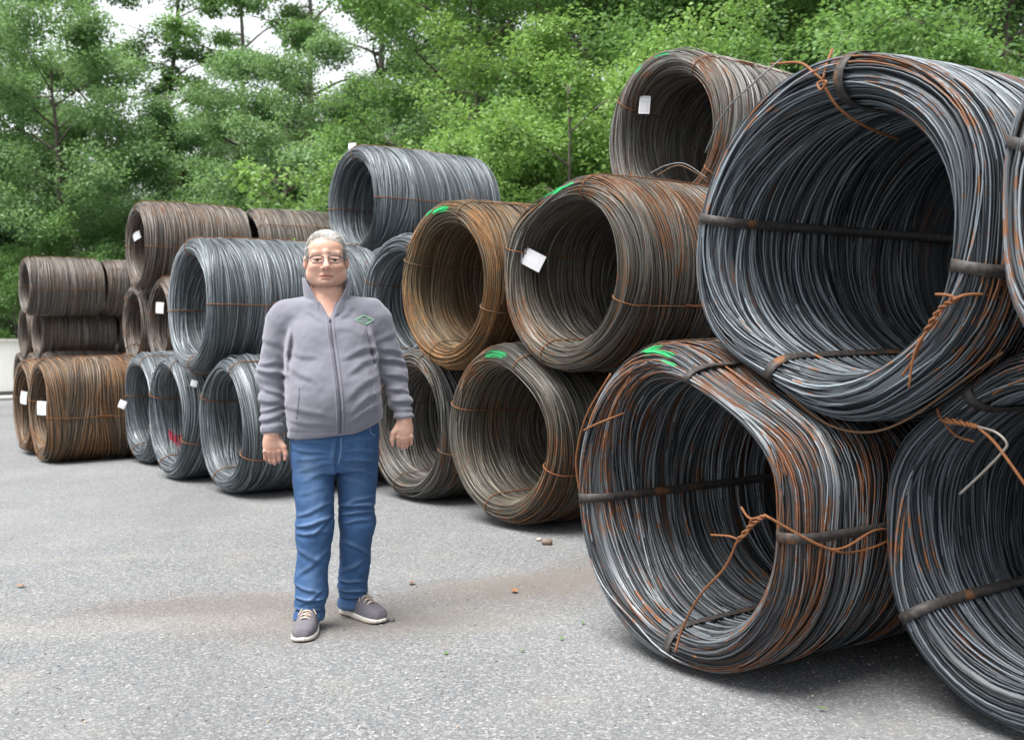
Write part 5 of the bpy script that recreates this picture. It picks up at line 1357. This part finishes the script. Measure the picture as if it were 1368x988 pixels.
def grow(seed, H, Rc, z0, shape='round', limbs=16, lean=0.0, trunk_r=0.14, clumps=220, per=120, size=0.10, cr=0.42, flat=0.55, gap=0.0, ivy=0, stems=1):
    """returns (wood mesh, crown mesh) of one tree standing at the origin"""
    rng = np.random.default_rng(seed)
    m = MB(); tips = []
    for st in range(stems):
        a0 = rng.random() * 6.28; off = np.array((math.cos(a0), math.sin(a0), 0)) * (0.0 if stems == 1 else 0.25 + 0.25 * rng.random())
        sl = np.array((lean, 0.0, 0)) + (off * 1.2 if stems > 1 else 0)
        nz = 9; path = []
        wv = rng.normal(0, 0.10, (nz, 2)).cumsum(0) * (H / 12)
        for i in range(nz):
            u = i / (nz - 1)
            path.append(Vector((off[0] * (1 + 2 * u) + sl[0] * u * H * 0.25 + wv[i, 0] * u, off[1] * (1 + 2 * u) + sl[1] * u * H * 0.25 + wv[i, 1] * u, u * H * 0.96 - 0.15 * (i == 0))))
        tr = trunk_r / math.sqrt(stems)
        m.tube(spline(path, 3), [tr * (1.15 - 1.05 * k / (3 * (nz - 1))) + 0.008 for k in range(3 * (nz - 1) + 1)], 8)
        for b in range(limbs):
            u = (z0 / H) + (1 - z0 / H) * ((b + rng.random()) / limbs) ** 0.9
            u = min(u, 0.97)
            k = u * (nz - 1); i = int(min(k, nz - 2)); p = path[i].lerp(path[i + 1], k - i)
            v = (u - z0 / H) / (1 - z0 / H)
            if shape == 'round': w = math.sqrt(max(0.02, 1 - (2 * v - 0.8) ** 2 / 1.7)) 
            elif shape == 'cone': w = 1.05 - 0.85 * v
            else: w = 0.55 + 0.6 * math.sin(math.pi * min(1, v + 0.15))
            ln = Rc * w * (0.7 + 0.45 * rng.random())
            a = b * 2.4 + rng.normal(0, 0.4)
            rise = 0.25 + 0.5 * v + 0.2 * rng.normal()
            q1 = p + Vector((math.cos(a) * ln * 0.5, math.sin(a) * ln * 0.5, ln * rise * 0.40))
            q2 = p + Vector((math.cos(a + 0.15) * ln, math.sin(a + 0.15) * ln, ln * rise * 0.55))
            r0 = tr * (1.05 - u) * 0.55 + 0.012
            c = spline([p, q1, q2], 4)
            m.tube(c, [r0 * (1 - 0.85 * j / (len(c) - 1)) for j in range(len(c))], 5)
            tips += [(q2, ln), (q1.lerp(q2, 0.5), ln), (q1, ln)]
            for s in range(3):
                aa = a + rng.normal(0, 0.9); bpt = q1.lerp(q2, 0.2 + 0.7 * rng.random())
                e = bpt + Vector((math.cos(aa), math.sin(aa), 0.25 + 0.4 * rng.normal())) * ln * (0.25 + 0.25 * rng.random())
                m.tube([bpt, bpt.lerp(e, 0.5) + Vector((0, 0, 0.05)), e], [r0 * 0.35, r0 * 0.25, 0.006], 4)
                tips += [(e, ln), (bpt.lerp(e, 0.6), ln)]
        tips.append((path[-1], Rc * 0.5)); tips.append((path[-2], Rc * 0.5))
    T = np.array([tuple(t[0]) for t in tips])
    pick = rng.integers(0, len(T), clumps)
    keep = rng.random(len(T)) > gap
    pick = pick[keep[pick]]
    C = T[pick] + rng.normal(0, 0.16 * Rc / 2.5, (len(pick), 3)) * np.array((1, 1, 0.7))
    C[:, 2] = np.maximum(C[:, 2], 0.15)
    rad = cr * (0.55 + 0.8 * rng.random(len(C)))
    if ivy:
        k = rng.random(ivy) * 0.82
        path_z = np.array([tuple(p) for p in path]); zi = k * (len(path) - 1); ii = zi.astype(int)
        IC = path_z[ii] + (path_z[ii + 1] - path_z[ii]) * (zi - ii)[:, None] + rng.normal(0, 0.16, (ivy, 3))
        C = np.concatenate([C, IC]); rad = np.concatenate([rad, 0.24 + 0.16 * rng.random(ivy)])
    return m.mesh('trunk'), leaves_mesh(C, rad, per, size, rng, flat)

PROTO = {}
PROTO['maple'] = grow(11, 10.5, 3.6, 1.0, 'round', 26, 0, 0.17, 700, 125, 0.095, 0.60, 0.55)
PROTO['beech'] = grow(12, 11.5, 3.4, 0.8, 'round', 24, 0, 0.17, 440, 190, 0.085, 0.55, 0.65)
PROTO['tall'] = grow(13, 15.0, 2.3, 3.5, 'column', 20, 0, 0.16, 230, 150, 0.105, 0.50, 0.5, 0.22)
PROTO['ivy'] = grow(14, 16.0, 2.4, 7.0, 'column', 13, 0.35, 0.17, 95, 110, 0.115, 0.50, 0.5, 0.30, 95)
PROTO['hazel'] = grow(15, 5.2, 2.1, 0.3, 'column', 9, 0, 0.09, 300, 150, 0.072, 0.36, 0.8, 0, 0, 4)
PROTO['sapling'] = grow(17, 3.2, 0.8, 0.3, 'column', 12, 0, 0.035, 90, 80, 0.075, 0.22, 0.9, 0, 0, 3)

def plant(kind, px, Y, label, cat='tree', mat=M_LEAF, s=1.0, sz=1.0, rot=None, group=None, name=None):
    wood, crown = PROTO[kind]
    x = (px - 684.0) / FPX * Y
    nm = name or {'hazel': 'hazel_shrub', 'bush': 'bush', 'sapling': 'young_shrub', 'maple': 'maple_tree', 'beech': 'broadleaf_tree', 'tall': 'slender_tree', 'ivy': 'ivy_clad_tree'}[kind]
    root = add(nm, None); root.location = (x, Y, 0)
    root.rotation_euler = (0, 0, rot if rot is not None else (px * 0.37 + Y) % 6.28); root.scale = (s, s, s * sz)
    tag(root, label, cat, group)
    if not wood.materials: wood.materials.append(M_BARK)
    if not crown.materials: crown.materials.append(mat)
    add('trunk', wood, None, root)
    c = add('crown', crown, None, root)
    c.material_slots[0].link = 'OBJECT'; c.material_slots[0].material = mat
    return root

gT, gS, gR = 'trees of the wood behind the yard', 'shrubs along the edge of the wood', 'trees deep in the wood'
# left: layered maples, tall thin ivy-clad trees against the white sky
plant('maple', 95, 30, 'layered light green tree at the far left above the farthest stack', mat=M_LEAFG, s=0.98, group=gT)
plant('maple', 30, 34, 'pale green tree filling the wood behind the layered light green tree', mat=M_LEAFG, s=0.92, rot=2.2, group=gT)
plant('maple', -70, 31, 'light green tree cut by the left picture edge', mat=M_LEAFG, s=0.72, group=gT)
plant('maple', 262, 31, 'mid green tree between the leaning ivy-clad tree and the farthest stack', mat=M_LEAFG, s=0.78, rot=1.0, group=gT)
plant('beech', 385, 28, 'greyish green tree behind the top-tier brown coils', mat=M_LEAFG, s=0.80, group=gT)
plant('ivy', 55, 36, 'tall thin tree against the white sky at the far left', mat=M_LEAF, s=1.0, rot=2.6, group=gT)
plant('ivy', 165, 37, 'ivy-clad tree with bare upper limbs against the white sky', mat=M_LEAFD, s=1.0, rot=3.4, group=gT)
plant('ivy', 205, 35, 'leaning ivy-clad tree reaching to the upper right in the sky gap', mat=M_LEAFD, s=0.98, rot=0.1, group=gT)
plant('tall', 335, 33, 'slender tall tree right of the big sky gap', mat=M_LEAF, s=1.0, group=gT)
plant('tall', 425, 31, 'slender dark tree whose thin trunk shows above the man’s head', mat=M_LEAFD, s=1.02, group=gT)
plant('tall', 500, 30, 'slender dark tree above the topmost bluish coil', mat=M_LEAFD, s=1.05, rot=4.4, group=gT)
plant('tall', 575, 31, 'slender dark tree left of the big rounded tree', mat=M_LEAFD, s=1.08, rot=5.2, group=gT)
# middle and right: big rounded crown, dense wood
plant('beech', 640, 21.5, 'big rounded fresh green tree in the middle of the background', mat=M_LEAF, s=0.92, rot=0.4, group=gT)
plant('beech', 790, 19.5, 'fresh green tree left of the topmost silvery coil', mat=M_LEAFL, s=0.86, rot=2.2, group=gT)
plant('maple', 930, 20.5, 'dense green tree above the topmost silvery coil', mat=M_LEAF, s=0.95, rot=0.7, group=gT)
plant('beech', 1075, 19.5, 'dense green tree above the huge blue-grey coil', mat=M_LEAF, s=0.86, rot=4.0, group=gT)
plant('maple', 1200, 21, 'dark green tree above the right half of the huge coil', mat=M_LEAFD, s=0.95, rot=5.0, group=gT)
plant('beech', 1340, 19, 'green tree in the upper right corner', mat=M_LEAF, s=0.85, rot=1.5, group=gT)
# shrubs at the edge
plant('hazel', 668, 15.5, 'fresh green shrub between the topmost bluish coil and the silvery coil', 'shrub', M_LEAFL, 0.80, group=gS)
plant('hazel', 755, 14.5, 'bright green shrub directly left of the topmost silvery coil', 'shrub', M_LEAFL, 0.92, rot=2.0, group=gS)
plant('sapling', 428, 19, 'young yellow-green shrub left of the topmost bluish coil', 'shrub', M_LEAFL, 1.42, group=gS)
plant('sapling', 352, 24, 'young green shrub above the second top-tier brown coil', 'shrub', M_LEAF, 1.45, group=gS)
plant('hazel', 20, 29.5, 'bushy shrub above the white wall', 'shrub', M_LEAF, 0.75, group=gS)
plant('hazel', 150, 28.5, 'low shrub between the farthest stack and the brown top-tier coil', 'shrub', M_LEAF, 0.85, rot=4.0, group=gS)
plant('hazel', 250, 27.5, 'dark shrub behind the top-tier brown coil', 'shrub', M_LEAFD, 0.90, rot=1.2, group=gS)
plant('hazel', 330, 26.5, 'dark shrub behind the joint of the two top-tier brown coils', 'shrub', M_LEAFD, 0.88, rot=3.0, group=gS)
plant('hazel', 480, 24.5, 'dark shrub behind the topmost bluish coil', 'shrub', M_LEAFG, 1.10, rot=5.0, group=gS)
plant('hazel', 560, 23, 'shrub behind the right end of the topmost bluish coil', 'shrub', M_LEAFD, 1.05, rot=0.5, group=gS)
plant('hazel', 860, 17, 'shrub behind the topmost silvery coil', 'shrub', M_LEAF, 1.1, rot=1.9, group=gS)
plant('hazel', 985, 16.5, 'shrub right of the topmost silvery coil', 'shrub', M_LEAFL, 1.05, rot=3.9, group=gS)
plant('hazel', 1110, 17, 'shrub just above the huge blue-grey coil', 'shrub', M_LEAF, 1.15, rot=0.2, group=gS)
plant('hazel', 1250, 17, 'dark shrub above the right part of the huge coil', 'shrub', M_LEAFD, 1.15, rot=2.7, group=gS)
# the wood goes on behind
DEEP = ((-60, 44, 0.95, 'far left of the maples, at the picture edge'), (40, 43, 0.88, 'behind the layered light green tree'), (140, 44, 0.80, 'below the ivy-clad trees at left'), (235, 43, 0.80, 'below the big sky gap'),
        (330, 41, 0.86, 'behind the slender tree right of the sky gap'), (440, 40, 0.85, 'above the man, behind the slender dark trunks'), (530, 38, 0.9, 'above the topmost bluish coil'), (610, 36, 1.0, 'behind the left side of the rounded tree'),
        (700, 30, 1.1, 'behind the rounded middle tree'), (830, 28, 1.1, 'above and left of the topmost silvery coil'), (960, 28, 1.1, 'above the topmost silvery coil'), (1090, 27, 1.1, 'above the left half of the huge coil'),
        (1220, 27, 1.1, 'above the right half of the huge coil'), (1350, 26, 1.1, 'in the upper right corner'), (1460, 24, 1.0, 'just past the right picture edge'))
for i, (px, Y, s, where) in enumerate(DEEP):
    plant('beech', px, Y, 'dim green tree deep in the wood ' + where, mat=M_LEAFD, s=s, rot=i * 1.9, group=gR)
